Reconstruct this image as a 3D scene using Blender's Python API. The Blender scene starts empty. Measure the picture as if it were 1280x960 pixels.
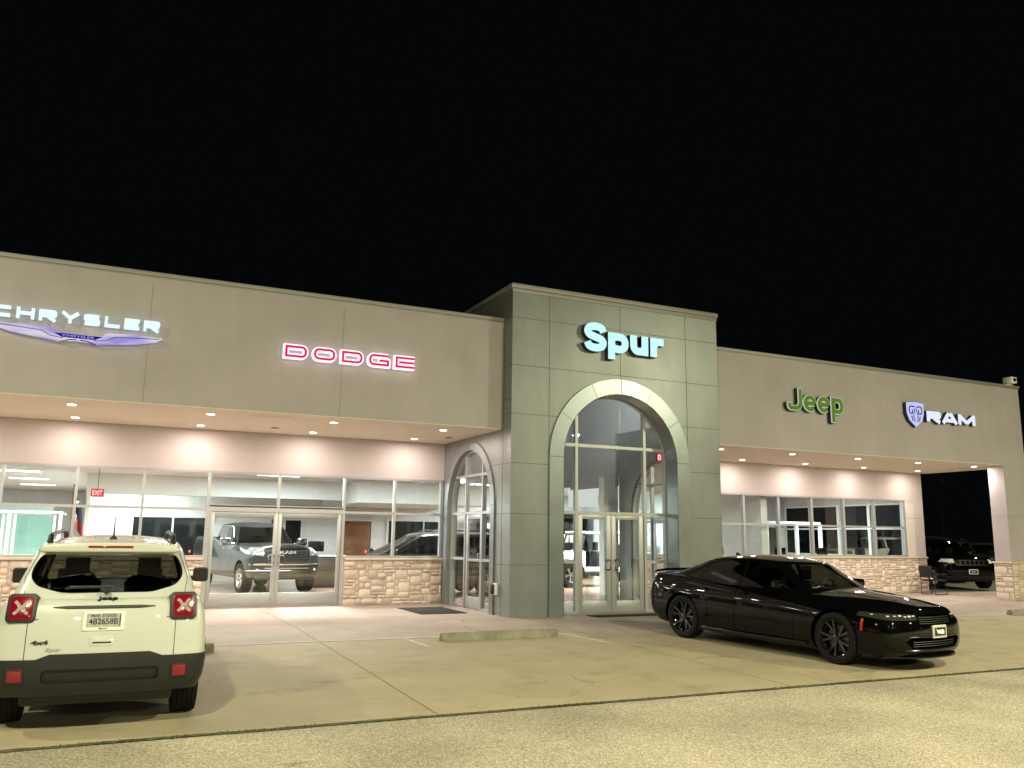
import bpy, bmesh, math, random
from mathutils import Vector, Matrix
R = math.radians
PI = math.pi
random.seed(7)
scene = bpy.context.scene
COL = scene.collection

# ------------------------------------------------------------------ helpers
def link(o, parent=None):
    COL.objects.link(o)
    if parent is not None:
        o.parent = parent
    return o

def tag(o, label=None, cat=None, group=None, kind=None):
    if label: o['label'] = label
    if cat: o['category'] = cat
    if group: o['group'] = group
    if kind: o['kind'] = kind
    return o

def empty(name, loc=(0, 0, 0), rz=0.0, label=None, cat=None, group=None, parent=None):
    o = bpy.data.objects.new(name, None)
    o.empty_display_size = 0.2
    link(o, parent)
    o.location = loc
    o.rotation_euler = (0, 0, rz)
    tag(o, label, cat, group)
    return o

def finish(me, angle=35):
    me.validate()
    for p in me.polygons:
        p.use_smooth = True
    me.set_sharp_from_angle(angle=R(angle))

class MB:
    def __init__(s):
        s.v = []; s.f = []; s.m = []
    def add(s, vs, fs, m=0):
        b = len(s.v)
        s.v += [tuple(v) for v in vs]
        for f in fs:
            s.f.append([b + i for i in f]); s.m.append(m)
        return s
    def box(s, x0, x1, y0, y1, z0, z1, m=0):
        if x0 > x1: x0, x1 = x1, x0
        if y0 > y1: y0, y1 = y1, y0
        if z0 > z1: z0, z1 = z1, z0
        vs = [(x0,y0,z0),(x1,y0,z0),(x1,y1,z0),(x0,y1,z0),(x0,y0,z1),(x1,y0,z1),(x1,y1,z1),(x0,y1,z1)]
        return s.add(vs, [(0,3,2,1),(4,5,6,7),(0,1,5,4),(1,2,6,5),(2,3,7,6),(3,0,4,7)], m)
    def prism(s, poly, axis, a0, a1, m=0):
        # poly: 2D points; axis 'y': (x,z), 'x': (y,z), 'z': (x,y)
        def P(p, a):
            if axis == 'y': return (p[0], a, p[1])
            if axis == 'x': return (a, p[0], p[1])
            return (p[0], p[1], a)
        n = len(poly)
        vs = [P(p, a0) for p in poly] + [P(p, a1) for p in poly]
        fs = [tuple(range(n)), tuple(range(2*n-1, n-1, -1))]
        fs += [(i, i+n, (i+1) % n + n, (i+1) % n) for i in range(n)]
        return s.add(vs, fs, m)
    def tube(s, path, r, n=8, m=0, caps=True):
        path = [Vector(p) for p in path]
        rs = r if isinstance(r, (list, tuple)) else [r]*len(path)
        rings = []
        up = Vector((0, 0, 1))
        for i, p in enumerate(path):
            d = (path[min(i+1, len(path)-1)] - path[max(i-1, 0)]).normalized()
            a = d.cross(up)
            if a.length < 1e-3: a = d.cross(Vector((1, 0, 0)))
            a.normalize(); b = d.cross(a).normalized()
            rings.append([p + (a*math.cos(t*2*PI/n) + b*math.sin(t*2*PI/n))*rs[i] for t in range(n)])
        vs = [v for rg in rings for v in rg]
        fs = []
        for i in range(len(path)-1):
            for t in range(n):
                fs.append((i*n+t, i*n+(t+1) % n, (i+1)*n+(t+1) % n, (i+1)*n+t))
        if caps:
            fs.append(tuple(range(n-1, -1, -1))); fs.append(tuple(range((len(path)-1)*n, len(path)*n)))
        return s.add(vs, fs, m)
    def lathe(s, prof, n=32, axis='y', c=(0, 0, 0), m=0, closed=False):
        # prof: (axial, radius)
        vs = []
        for a, r in prof:
            for t in range(n):
                th = 2*PI*t/n
                u, w = r*math.cos(th), r*math.sin(th)
                if axis == 'y': vs.append((c[0]+u, c[1]+a, c[2]+w))
                elif axis == 'z': vs.append((c[0]+u, c[1]+w, c[2]+a))
                else: vs.append((c[0]+a, c[1]+u, c[2]+w))
        fs = []
        k = len(prof)
        for i in range(k if closed else k-1):
            j = (i+1) % k
            for t in range(n):
                fs.append((i*n+t, i*n+(t+1) % n, j*n+(t+1) % n, j*n+t))
        return s.add(vs, fs, m)
    def build(s, name, mats, parent=None, bevel=0.0, angle=35, mat_world=None, seg=2):
        me = bpy.data.meshes.new(name)
        me.from_pydata(s.v, [], s.f)
        if not isinstance(mats, (list, tuple)): mats = [mats]
        for mt in mats: me.materials.append(mt)
        for p, mi in zip(me.polygons, s.m): p.material_index = mi
        bm = bmesh.new(); bm.from_mesh(me)
        bmesh.ops.recalc_face_normals(bm, faces=bm.faces)
        if bevel > 0:
            es = [e for e in bm.edges if len(e.link_faces) == 2 and e.calc_face_angle(0) > R(30)]
            bmesh.ops.bevel(bm, geom=es, offset=bevel, segments=seg, affect='EDGES', clamp_overlap=True, profile=0.5)
        bm.to_mesh(me); bm.free()
        finish(me, angle)
        o = bpy.data.objects.new(name, me)
        link(o, parent)
        return o

def copy_tree(o, parent=None):
    c = o.copy(); COL.objects.link(c); c.parent = parent
    for ch in list(o.children): copy_tree(ch, c)
    return c

# ------------------------------------------------------------------ materials
def newmat(name):
    m = bpy.data.materials.new(name); m.use_nodes = True
    nt = m.node_tree; nt.nodes.clear()
    out = nt.nodes.new('ShaderNodeOutputMaterial')
    return m, nt, out

def pbr(name, col, rough=0.5, metal=0.0, var=0.0, vs=3.0, bump=0.0, bs=60.0, coat=0.0, rvar=0.0, spec=0.5, col2=None, detail=5):
    m, nt, out = newmat(name)
    b = nt.nodes.new('ShaderNodeBsdfPrincipled')
    nt.links.new(b.outputs[0], out.inputs[0])
    b.inputs['Base Color'].default_value = (*col, 1)
    b.inputs['Roughness'].default_value = rough
    b.inputs['Metallic'].default_value = metal
    b.inputs['Coat Weight'].default_value = coat
    b.inputs['Coat Roughness'].default_value = 0.03
    b.inputs['Specular IOR Level'].default_value = spec
    tc = nt.nodes.new('ShaderNodeTexCoord')
    if var > 0 or rvar > 0 or col2:
        n = nt.nodes.new('ShaderNodeTexNoise'); n.inputs['Scale'].default_value = vs
        n.inputs['Detail'].default_value = detail; n.inputs['Roughness'].default_value = 0.6
        nt.links.new(tc.outputs['Object'], n.inputs['Vector'])
        r = nt.nodes.new('ShaderNodeValToRGB')
        r.color_ramp.elements[0].position = 0.3; r.color_ramp.elements[1].position = 0.7
        c2 = col2 or col
        r.color_ramp.elements[0].color = (*[max(0, c*(1-var)) for c in c2], 1)
        r.color_ramp.elements[1].color = (*[min(1, c*(1+var)) for c in col], 1)
        nt.links.new(n.outputs['Fac'], r.inputs[0])
        nt.links.new(r.outputs[0], b.inputs['Base Color'])
        if rvar > 0:
            mr = nt.nodes.new('ShaderNodeMapRange')
            mr.inputs['To Min'].default_value = max(0, rough-rvar); mr.inputs['To Max'].default_value = min(1, rough+rvar)
            nt.links.new(n.outputs['Fac'], mr.inputs[0]); nt.links.new(mr.outputs[0], b.inputs['Roughness'])
    if bump > 0:
        n2 = nt.nodes.new('ShaderNodeTexNoise'); n2.inputs['Scale'].default_value = bs; n2.inputs['Detail'].default_value = 4
        nt.links.new(tc.outputs['Object'], n2.inputs['Vector'])
        bp = nt.nodes.new('ShaderNodeBump'); bp.inputs['Strength'].default_value = bump; bp.inputs['Distance'].default_value = 0.01
        nt.links.new(n2.outputs['Fac'], bp.inputs['Height']); nt.links.new(bp.outputs[0], b.inputs['Normal'])
    return m

def streaks(m, amt=.06, sx=3.5, sz=.35):
    """faint rain streaks and dirt running down a wall"""
    nt = m.node_tree; b = next(n for n in nt.nodes if n.type == 'BSDF_PRINCIPLED')
    src = b.inputs['Base Color'].links[0].from_socket
    tc = nt.nodes.new('ShaderNodeTexCoord'); mp = nt.nodes.new('ShaderNodeMapping'); mp.inputs['Scale'].default_value = (sx, sx, sz)
    nt.links.new(tc.outputs['Object'], mp.inputs[0])
    n = nt.nodes.new('ShaderNodeTexNoise'); n.inputs['Scale'].default_value = 1.0; n.inputs['Detail'].default_value = 6; n.inputs['Roughness'].default_value = .65
    nt.links.new(mp.outputs[0], n.inputs['Vector'])
    mr = nt.nodes.new('ShaderNodeMapRange'); mr.inputs[1].default_value = .35; mr.inputs[2].default_value = .70; mr.inputs[3].default_value = 1-amt; mr.inputs[4].default_value = 1+amt*.6
    nt.links.new(n.outputs['Fac'], mr.inputs[0])
    vm = nt.nodes.new('ShaderNodeVectorMath'); vm.operation = 'SCALE'
    nt.links.new(src, vm.inputs[0]); nt.links.new(mr.outputs[0], vm.inputs[3]); nt.links.new(vm.outputs[0], b.inputs['Base Color'])
def emi(name, col, s):
    m, nt, out = newmat(name)
    e = nt.nodes.new('ShaderNodeEmission'); e.inputs[0].default_value = (*col, 1); e.inputs[1].default_value = s
    nt.links.new(e.outputs[0], out.inputs[0])
    return m

def glass(name, tint=(0.9, 0.93, 0.92), ior=1.5, rough=0.0, glossy=1.0):
    m, nt, out = newmat(name)
    t = nt.nodes.new('ShaderNodeBsdfTransparent'); t.inputs[0].default_value = (*tint, 1)
    g = nt.nodes.new('ShaderNodeBsdfGlossy'); g.inputs[0].default_value = (glossy, glossy, glossy, 1); g.inputs['Roughness'].default_value = rough
    f = nt.nodes.new('ShaderNodeFresnel'); ge = nt.nodes.new('ShaderNodeNewGeometry'); mi = nt.nodes.new('ShaderNodeMapRange')
    mi.inputs['To Min'].default_value = ior; mi.inputs['To Max'].default_value = 1/ior
    nt.links.new(ge.outputs['Backfacing'], mi.inputs[0]); nt.links.new(mi.outputs[0], f.inputs[0])
    mx = nt.nodes.new('ShaderNodeMixShader')
    nt.links.new(f.outputs[0], mx.inputs[0]); nt.links.new(t.outputs[0], mx.inputs[1]); nt.links.new(g.outputs[0], mx.inputs[2])
    nt.links.new(mx.outputs[0], out.inputs[0])
    return m

M = {}
M['stucco'] = pbr('stucco', (0.445, 0.41, 0.42), 0.9, var=0.05, vs=0.7, bump=0.45, bs=140, col2=(0.425, 0.39, 0.40))
streaks(M['stucco'], .035)
M['stucco_dark'] = pbr('stucco_joint', (0.30, 0.27, 0.235), 0.9)
M['porch_stucco'] = pbr('porch_stucco', (0.56, 0.51, 0.485), 0.9, var=0.04, vs=0.8, bump=0.2, bs=180)
M['soffit'] = pbr('soffit_plaster', (0.80, 0.72, 0.64), 0.9, var=0.03, vs=1.0)
M['acm'] = pbr('metal_panel', (0.245, 0.265, 0.258), 0.38, metal=0.30, var=0.07, vs=0.9, rvar=0.10)
streaks(M['acm'], .10, 2.2, .5)
M['acm_ring'] = pbr('brushed_panel', (0.27, 0.30, 0.305), 0.32, metal=0.6, var=0.05, vs=2.5, rvar=0.06)
M['joint'] = pbr('panel_joint', (0.09, 0.09, 0.08), 0.8)
M['coping'] = pbr('coping_metal', (0.30, 0.29, 0.285), 0.5, metal=0.2)
M['alu'] = pbr('storefront_aluminium', (0.42, 0.425, 0.44), 0.42, metal=0.45, var=0.03, vs=4)
M['stone'] = None
M['mortar'] = pbr('mortar', (0.52, 0.42, 0.35), 0.95, var=0.1, vs=20, bump=0.5, bs=120)
M['cap'] = pbr('cast_stone_cap', (0.55, 0.46, 0.37), 0.85, var=0.06, vs=8, bump=0.3, bs=80)
M['glass'] = glass('window_glass')
M['inwall'] = pbr('interior_wall', (0.74, 0.76, 0.76), 0.8, var=0.02, vs=1)
M['ingrey'] = pbr('interior_grey_wall', (0.40, 0.43, 0.45), 0.85, var=0.03, vs=1)
M['inteal'] = pbr('interior_teal_wall', (0.60, 0.78, 0.75), 0.75, var=0.03, vs=2)
M['inceil'] = pbr('interior_ceiling', (0.78, 0.79, 0.79), 0.9)
M['white'] = pbr('white_paint', (0.78, 0.79, 0.78), 0.5, var=0.02)
M['darkwin'] = pbr('night_window', (0.015, 0.018, 0.018), 0.06, spec=0.6)
M['brown'] = pbr('brown_wood', (0.20, 0.085, 0.032), 0.4, var=0.3, vs=4, rvar=0.1)
M['black'] = pbr('black_plastic', (0.012, 0.012, 0.012), 0.45, bump=0.1, bs=300)
M['cladding'] = pbr('grey_plastic', (0.013, 0.0145, 0.014), 0.45, bump=0.15, bs=400, var=0.1, vs=6)
M['blackgloss'] = pbr('black_gloss', (0.006, 0.006, 0.006), 0.12)
M['rubber'] = pbr('tyre_rubber', (0.007, 0.007, 0.0068), 0.7, var=0.25, vs=12, bump=0.2, bs=150, spec=0.2)
M['chrome'] = pbr('chrome', (0.75, 0.75, 0.75), 0.08, metal=1)
M['alloy'] = pbr('alloy_rim', (0.55, 0.55, 0.55), 0.22, metal=0.9)
M['blackrim'] = pbr('black_rim', (0.004, 0.004, 0.0045), 0.10, coat=1.0, spec=0.5)
M['seat'] = pbr('seat_fabric', (0.015, 0.015, 0.015), 0.9)
M['matmat'] = pbr('door_mat', (0.012, 0.013, 0.014), 0.95, var=0.3, vs=20, bump=0.6, bs=200)
M['weed'] = pbr('weed_leaf', (0.055, 0.075, 0.02), 0.8, var=0.4, vs=6)
M['red_lens'] = pbr('red_lens', (0.22, 0.004, 0.014), 0.12, coat=0.5)
M['x_lens'] = pbr('x_reflector', (0.32, 0.27, 0.26), 0.3, var=.4, vs=40)
M['clear_lens'] = pbr('clear_lens', (0.72, 0.70, 0.66), 0.15, coat=0.4)
M['amber'] = pbr('amber_lens', (0.8, 0.16, 0.05), 0.15)
M['redlamp'] = pbr('side_marker_red', (0.38, 0.02, 0.012), 0.2)
M['plate'] = pbr('plate_white', (0.80, 0.80, 0.74), 0.5)
M['plategrey'] = pbr('plate_print_grey', (0.36, 0.37, 0.33), 0.6, var=0.3, vs=30)
M['ink'] = pbr('black_ink', (0.015, 0.015, 0.02), 0.6)
M['screen'] = pbr('screen_black', (0.01, 0.01, 0.012), 0.1)
def paint(name, col, metal=0.0, rough=0.3):
    return pbr(name, col, rough, metal=metal, coat=1.0)
M['p_white'] = paint('white_car_paint', (0.55, 0.57, 0.52), rough=0.35)
M['p_black'] = pbr('black_car_paint', (0.002, 0.002, 0.0022), 0.03, spec=0.28)
M['p_grey'] = pbr('granite_grey_paint', (0.022, 0.023, 0.023), 0.28, metal=0.2, coat=0.45, spec=0.3)
M['p_dark'] = paint('dark_grey_paint', (0.030, 0.033, 0.033), metal=0.5)
M['p_silver'] = paint('silver_paint', (0.42, 0.42, 0.40), metal=0.5)
M['p_white2'] = paint('bright_white_paint', (0.80, 0.80, 0.78))
M['cg_tint'] = glass('tinted_car_glass', (0.05, 0.055, 0.05), 1.5)
M['cg_rear'] = glass('privacy_rear_glass', (0.12, 0.13, 0.115), 1.5)
M['cg_clear'] = glass('clear_car_glass', (0.62, 0.68, 0.62), 1.5)

def stone_mat():
    m, nt, out = newmat('limestone')
    b = nt.nodes.new('ShaderNodeBsdfPrincipled'); nt.links.new(b.outputs[0], out.inputs[0])
    b.inputs['Roughness'].default_value = 0.9
    at = nt.nodes.new('ShaderNodeAttribute'); at.attribute_name = 'stone_col'
    tc = nt.nodes.new('ShaderNodeTexCoord')
    n = nt.nodes.new('ShaderNodeTexNoise'); n.inputs['Scale'].default_value = 9; n.inputs['Detail'].default_value = 6
    nt.links.new(tc.outputs['Object'], n.inputs['Vector'])
    ad = nt.nodes.new('ShaderNodeMath'); ad.operation = 'MULTIPLY_ADD'; ad.inputs[1].default_value = 0.5; 
    nt.links.new(n.outputs['Fac'], ad.inputs[0]); 
    sc = nt.nodes.new('ShaderNodeMath'); sc.operation = 'MULTIPLY'; sc.inputs[1].default_value = 0.55
    nt.links.new(at.outputs['Fac'], sc.inputs[0]); nt.links.new(sc.outputs[0], ad.inputs[2])
    r = nt.nodes.new('ShaderNodeValToRGB')
    r.color_ramp.elements[0].position = 0.15; r.color_ramp.elements[0].color = (0.50, 0.39, 0.32, 1)
    r.color_ramp.elements[1].position = 0.85; r.color_ramp.elements[1].color = (0.78, 0.68, 0.59, 1)
    e = r.color_ramp.elements.new(0.5); e.color = (0.66, 0.55, 0.475, 1)
    nt.links.new(ad.outputs[0], r.inputs[0]); nt.links.new(r.outputs[0], b.inputs['Base Color'])
    n2 = nt.nodes.new('ShaderNodeTexNoise'); n2.inputs['Scale'].default_value = 35; n2.inputs['Detail'].default_value = 6
    nt.links.new(tc.outputs['Object'], n2.inputs['Vector'])
    bp = nt.nodes.new('ShaderNodeBump'); bp.inputs['Strength'].default_value = 0.7; bp.inputs['Distance'].default_value = 0.02
    nt.links.new(n2.outputs['Fac'], bp.inputs['Height']); nt.links.new(bp.outputs[0], b.inputs['Normal'])
    return m
M['stone'] = stone_mat()

def math_node(nt, op, a, b=None, c=None):
    n = nt.nodes.new('ShaderNodeMath'); n.operation = op
    for i, v in enumerate((a, b, c)):
        if v is None: continue
        if isinstance(v, (int, float)): n.inputs[i].default_value = v
        else: nt.links.new(v, n.inputs[i])
    return n.outputs[0]

def mixcol(nt, fac, a, b):
    n = nt.nodes.new('ShaderNodeMix'); n.data_type = 'RGBA'
    for k, v in ((0, fac), (6, a), (7, b)):
        if isinstance(v, (int, float)): n.inputs[k].default_value = v
        elif isinstance(v, tuple): n.inputs[k].default_value = (*v, 1)
        else: nt.links.new(v, n.inputs[k])
    return n.outputs[2]

def concrete(name, base, dark, joints_x=None, joints_y=None, stain=0.8):
    m, nt, out = newmat(name)
    b = nt.nodes.new('ShaderNodeBsdfPrincipled'); nt.links.new(b.outputs[0], out.inputs[0])
    tc = nt.nodes.new('ShaderNodeTexCoord'); P = tc.outputs['Object']
    def noise(scale, det=5, rough=0.6, sx=1, sy=1):
        mp = nt.nodes.new('ShaderNodeMapping'); mp.inputs['Scale'].default_value = (sx, sy, 1); nt.links.new(P, mp.inputs[0])
        n = nt.nodes.new('ShaderNodeTexNoise'); n.inputs['Scale'].default_value = scale; n.inputs['Detail'].default_value = det
        n.inputs['Roughness'].default_value = rough; nt.links.new(mp.outputs[0], n.inputs['Vector']); return n.outputs['Fac']
    def ramp(x, lo, hi):
        r = nt.nodes.new('ShaderNodeMapRange'); r.inputs[1].default_value = lo; r.inputs[2].default_value = hi; r.clamp = True
        nt.links.new(x, r.inputs[0]); return r.outputs[0]
    c = mixcol(nt, ramp(noise(0.9), 0.35, 0.7), dark, base)
    st = ramp(noise(1.5, 5, 0.6, 0.75, 1.3), 0.58, 0.78)
    st = math_node(nt, 'MULTIPLY', st, stain)
    c = mixcol(nt, st, c, tuple(v*0.38 for v in dark))
    sx0 = nt.nodes.new('ShaderNodeSeparateXYZ'); nt.links.new(P, sx0.inputs[0])
    trk = None
    for x0 in (-.62, .88, 4.95, 6.5, 8.6, 10.2):
        wb_ = math_node(nt, 'MULTIPLY', math_node(nt, 'SUBTRACT', noise(.6, 2), .5), .5)
        k_ = ramp(math_node(nt, 'ABSOLUTE', math_node(nt, 'ADD', math_node(nt, 'SUBTRACT', sx0.outputs[0], x0), wb_)), .16, .07)
        trk = k_ if trk is None else math_node(nt, 'MAXIMUM', trk, k_)
    c = mixcol(nt, math_node(nt, 'MULTIPLY', math_node(nt, 'MULTIPLY', trk, ramp(noise(2.2, 4), .42, .62)), .22*stain), c, tuple(v*0.3 for v in dark))
    vs_ = nt.nodes.new('ShaderNodeTexVoronoi'); vs_.inputs['Scale'].default_value = .8; nt.links.new(P, vs_.inputs['Vector'])
    sc_ = nt.nodes.new('ShaderNodeSeparateColor'); nt.links.new(vs_.outputs['Color'], sc_.inputs[0])
    spot = math_node(nt, 'MULTIPLY', ramp(math_node(nt, 'ADD', vs_.outputs['Distance'], math_node(nt, 'MULTIPLY', noise(6, 4), .22)), .30, .17), math_node(nt, 'GREATER_THAN', sc_.outputs[0], .55))
    c = mixcol(nt, math_node(nt, 'MULTIPLY', spot, .45*stain), c, tuple(v*0.25 for v in dark))
    sp = ramp(noise(90, 2), 0.62, 0.75)
    c = mixcol(nt, math_node(nt, 'MULTIPLY', sp, 0.35), c, tuple(v*0.5 for v in dark))
    fine = noise(140, 3)
    c = mixcol(nt, math_node(nt, 'MULTIPLY', ramp(fine, 0.3, 0.7), 0.25), c, tuple(min(1, v*1.35) for v in base))
    # hairline cracks
    vo = nt.nodes.new('ShaderNodeTexVoronoi'); vo.feature = 'DISTANCE_TO_EDGE'; vo.inputs['Scale'].default_value = 0.32
    wv = nt.nodes.new('ShaderNodeTexNoise'); wv.inputs['Scale'].default_value = 2.5; wv.inputs['Detail'].default_value = 4; nt.links.new(P, wv.inputs['Vector'])
    vm = nt.nodes.new('ShaderNodeVectorMath'); vm.operation = 'MULTIPLY_ADD'; vm.inputs[1].default_value = (0.35, 0.35, 0)
    nt.links.new(wv.outputs['Color'], vm.inputs[0]); nt.links.new(P, vm.inputs[2]); nt.links.new(vm.outputs[0], vo.inputs['Vector'])
    ck = math_node(nt, 'LESS_THAN', vo.outputs['Distance'], 0.0022)
    ck = math_node(nt, 'MULTIPLY', ck, ramp(noise(0.5, 2), 0.5, 0.6))
    c = mixcol(nt, math_node(nt, 'MULTIPLY', ck, 0.4), c, tuple(v*0.3 for v in dark))
    sx = nt.nodes.new('ShaderNodeSeparateXYZ'); nt.links.new(P, sx.inputs[0])
    wob = math_node(nt, 'MULTIPLY', math_node(nt, 'SUBTRACT', noise(3, 3), 0.5), 0.05)
    j = None
    for ax, lst in ((0, joints_x or []), (1, joints_y or [])):
        for p0 in lst:
            d = math_node(nt, 'ABSOLUTE', math_node(nt, 'ADD', math_node(nt, 'SUBTRACT', sx.outputs[ax], p0), wob))
            k = ramp(d, 0.016, 0.009)
            j = k if j is None else math_node(nt, 'MAXIMUM', j, k)
    if j is not None:
        c = mixcol(nt, math_node(nt, 'MULTIPLY', j, 0.62), c, tuple(v*0.25 for v in dark))
    nt.links.new(c, b.inputs['Base Color'])
    rr = nt.nodes.new('ShaderNodeMapRange'); rr.inputs[3].default_value = 0.6; rr.inputs[4].default_value = 0.9
    nt.links.new(noise(4), rr.inputs[0]); nt.links.new(rr.outputs[0], b.inputs['Roughness'])
    bp = nt.nodes.new('ShaderNodeBump'); bp.inputs['Strength'].default_value = 0.35; bp.inputs['Distance'].default_value = 0.006
    h = fine if j is None else math_node(nt, 'SUBTRACT', fine, math_node(nt, 'MULTIPLY', j, 2.0))
    nt.links.new(h, bp.inputs['Height']); nt.links.new(bp.outputs[0], b.inputs['Normal'])
    return m

def chipseal():
    m, nt, out = newmat('chip_seal')
    b = nt.nodes.new('ShaderNodeBsdfPrincipled'); nt.links.new(b.outputs[0], out.inputs[0])
    b.inputs['Roughness'].default_value = 0.92
    tc = nt.nodes.new('ShaderNodeTexCoord'); P = tc.outputs['Object']
    v = nt.nodes.new('ShaderNodeTexVoronoi'); v.inputs['Scale'].default_value = 88; nt.links.new(P, v.inputs['Vector'])
    sep = nt.nodes.new('ShaderNodeSeparateColor'); nt.links.new(v.outputs['Color'], sep.inputs[0])
    r = nt.nodes.new('ShaderNodeValToRGB')
    r.color_ramp.elements[0].position = 0; r.color_ramp.elements[0].color = (0.27, 0.225, 0.16, 1)
    r.color_ramp.elements[1].position = 1; r.color_ramp.elements[1].color = (0.80, 0.71, 0.56, 1)
    e = r.color_ramp.elements.new(0.35); e.color = (0.42, 0.36, 0.265, 1)
    e = r.color_ramp.elements.new(0.8); e.color = (0.57, 0.49, 0.37, 1)
    nt.links.new(sep.outputs[0], r.inputs[0])
    n = nt.nodes.new('ShaderNodeTexNoise'); n.inputs['Scale'].default_value = 0.7; n.inputs['Detail'].default_value = 6; nt.links.new(P, n.inputs['Vector'])
    mr = nt.nodes.new('ShaderNodeMapRange'); mr.inputs[1].default_value = 0.3; mr.inputs[2].default_value = 0.7; mr.inputs[3].default_value = 0.72; mr.inputs[4].default_value = 1.15
    nt.links.new(n.outputs['Fac'], mr.inputs[0])
    vm = nt.nodes.new('ShaderNodeVectorMath'); vm.operation = 'SCALE'; nt.links.new(r.outputs[0], vm.inputs[0]); nt.links.new(mr.outputs[0], vm.inputs[3])
    # dark scuffs
    mp = nt.nodes.new('ShaderNodeMapping'); mp.inputs['Scale'].default_value = (0.8, 3.0, 1); nt.links.new(P, mp.inputs[0])
    n3 = nt.nodes.new('ShaderNodeTexNoise'); n3.inputs['Scale'].default_value = 1.3; n3.inputs['Detail'].default_value = 4; nt.links.new(mp.outputs[0], n3.inputs['Vector'])
    r3 = nt.nodes.new('ShaderNodeMapRange'); r3.inputs[1].default_value = 0.70; r3.inputs[2].default_value = 0.76; nt.links.new(n3.outputs['Fac'], r3.inputs[0])
    c = mixcol(nt, math_node(nt, 'MULTIPLY', r3.outputs[0], 0.5), vm.outputs[0], (0.06, 0.055, 0.045))
    nt.links.new(c, b.inputs['Base Color'])
    bp = nt.nodes.new('ShaderNodeBump'); bp.inputs['Strength'].default_value = 0.9; bp.inputs['Distance'].default_value = 0.01
    nt.links.new(v.outputs['Distance'], bp.inputs['Height']); bp.invert = True
    nt.links.new(bp.outputs[0], b.inputs['Normal'])
    return m

def tile_mat():
    m, nt, out = newmat('showroom_tile')
    b = nt.nodes.new('ShaderNodeBsdfPrincipled'); nt.links.new(b.outputs[0], out.inputs[0])
    tc = nt.nodes.new('ShaderNodeTexCoord')
    br = nt.nodes.new('ShaderNodeTexBrick'); br.offset = 0; br.inputs['Scale'].default_value = 1.0
    br.inputs['Brick Width'].default_value = 0.6; br.inputs['Row Height'].default_value = 0.6; br.inputs['Mortar Size'].default_value = 0.006
    br.inputs['Color1'].default_value = (0.42, 0.27, 0.20, 1); br.inputs['Color2'].default_value = (0.52, 0.36, 0.27, 1); br.inputs['Mortar'].default_value = (0.25, 0.18, 0.14, 1)
    nt.links.new(tc.outputs['Object'], br.inputs['Vector']); nt.links.new(br.outputs[0], b.inputs['Base Color'])
    b.inputs['Roughness'].default_value = 0.18
    return m
M['tile'] = tile_mat()
M['road'] = chipseal()
JX = [3.17 + 4.63*k for k in range(-4, 9)]
M['lot'] = concrete('lot_concrete', (0.44, 0.365, 0.24), (0.34, 0.28, 0.185), JX, [])
M['walk'] = concrete('walk_concrete', (0.41, 0.335, 0.28), (0.31, 0.25, 0.21), JX, [16.15], stain=0.35)
M['linepaint'] = pbr('worn_white_line', (0.62, 0.57, 0.47), 0.8, var=0.25, vs=14, bump=0.3, bs=100)
M['stopcon'] = pbr('wheel_stop_concrete', (0.26, 0.235, 0.18), 0.9, var=0.3, vs=5, bump=0.6, bs=60)
M['back'] = pbr('rear_asphalt', (0.10, 0.095, 0.085), 0.9, var=0.2, vs=2, bump=0.5, bs=80)

# ------------------------------------------------------------------ measured layout
Y1, Y2, Y3 = 16.09, 16.52, 20.0
XL, XR, XO, XE, XC = 7.55, 13.04, 23.87, 24.88, 24.63
ZT, ZW, ZS, ZG, ZM, ZL = 7.07, 6.37, 3.92, 2.99, 2.14, 1.085
XW0 = -14.0
YC = 8.36   # edge of concrete
def gz(y):
    if y >= 15.5: return 0.0
    if y < 2: return -0.27
    return -0.02*(15.5-y)

# ------------------------------------------------------------------ ground
def sheet(name, x0, x1, ys, dz, mat, nx=1):
    mb = MB(); xs = [x0+(x1-x0)*i/nx for i in range(nx+1)]
    vs = [(x, y, gz(y)+dz) for y in ys for x in xs]
    k = len(xs)
    fs = [(j*k+i, j*k+i+1, (j+1)*k+i+1, (j+1)*k+i) for j in range(len(ys)-1) for i in range(nx)]
    mb.add(vs, fs)
    o = mb.build(name, mat)
    return tag(o, kind='structure')
sheet('ground', -400, 400, [-400, -60, 2, 15.5, 60, 600], -0.045, M['back'])
sheet('road', -120, 120, [-60, 2, YC-0.02], -0.012, M['road'])
sheet('parking_lot', -60, 70, [YC+0.015, 13.70], 0.0, M['lot'])
sheet('sidewalk', -60, 70, [13.702, 15.5, Y3-0.02], 0.0, M['walk'])
mb = MB(); mb.box(-14, XC-0.05, Y3+0.01, 42, -0.05, 0.006)
tag(mb.build('showroom_floor', M['tile']), kind='structure')
# painted lines
mb = MB()
def line(x0, y0, x1, y1, w=0.09):
    d = Vector((x1-x0, y1-y0)); n = Vector((-d.y, d.x)).normalized()*w/2
    N = 6
    vs = []
    for i in range(N+1):
        t = i/N
        for s_ in (-1, 1):
            x = x0+d.x*t+n.x*s_; y = y0+d.y*t+n.y*s_
            vs.append((x, y, gz(y)+0.005))
    mb.add(vs, [(2*i, 2*i+2, 2*i+3, 2*i+1) for i in range(N)])
line(-12, 13.76, 5.2, 13.76); line(16.2, 13.86, 19.9, 13.80); line(4.55, 13.70, 4.63, 12.7, 0.07)
line(7.35, 13.65, 7.6, 12.4, 0.07); line(19.4, 13.75, 20.4, 12.3, 0.08); line(18.2, 13.72, 19.6, 13.3, 0.06); line(16.6, 13.2, 18.3, 12.8, 0.05)
tag(mb.build('painted_lines', M['linepaint']), kind='structure')
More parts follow.
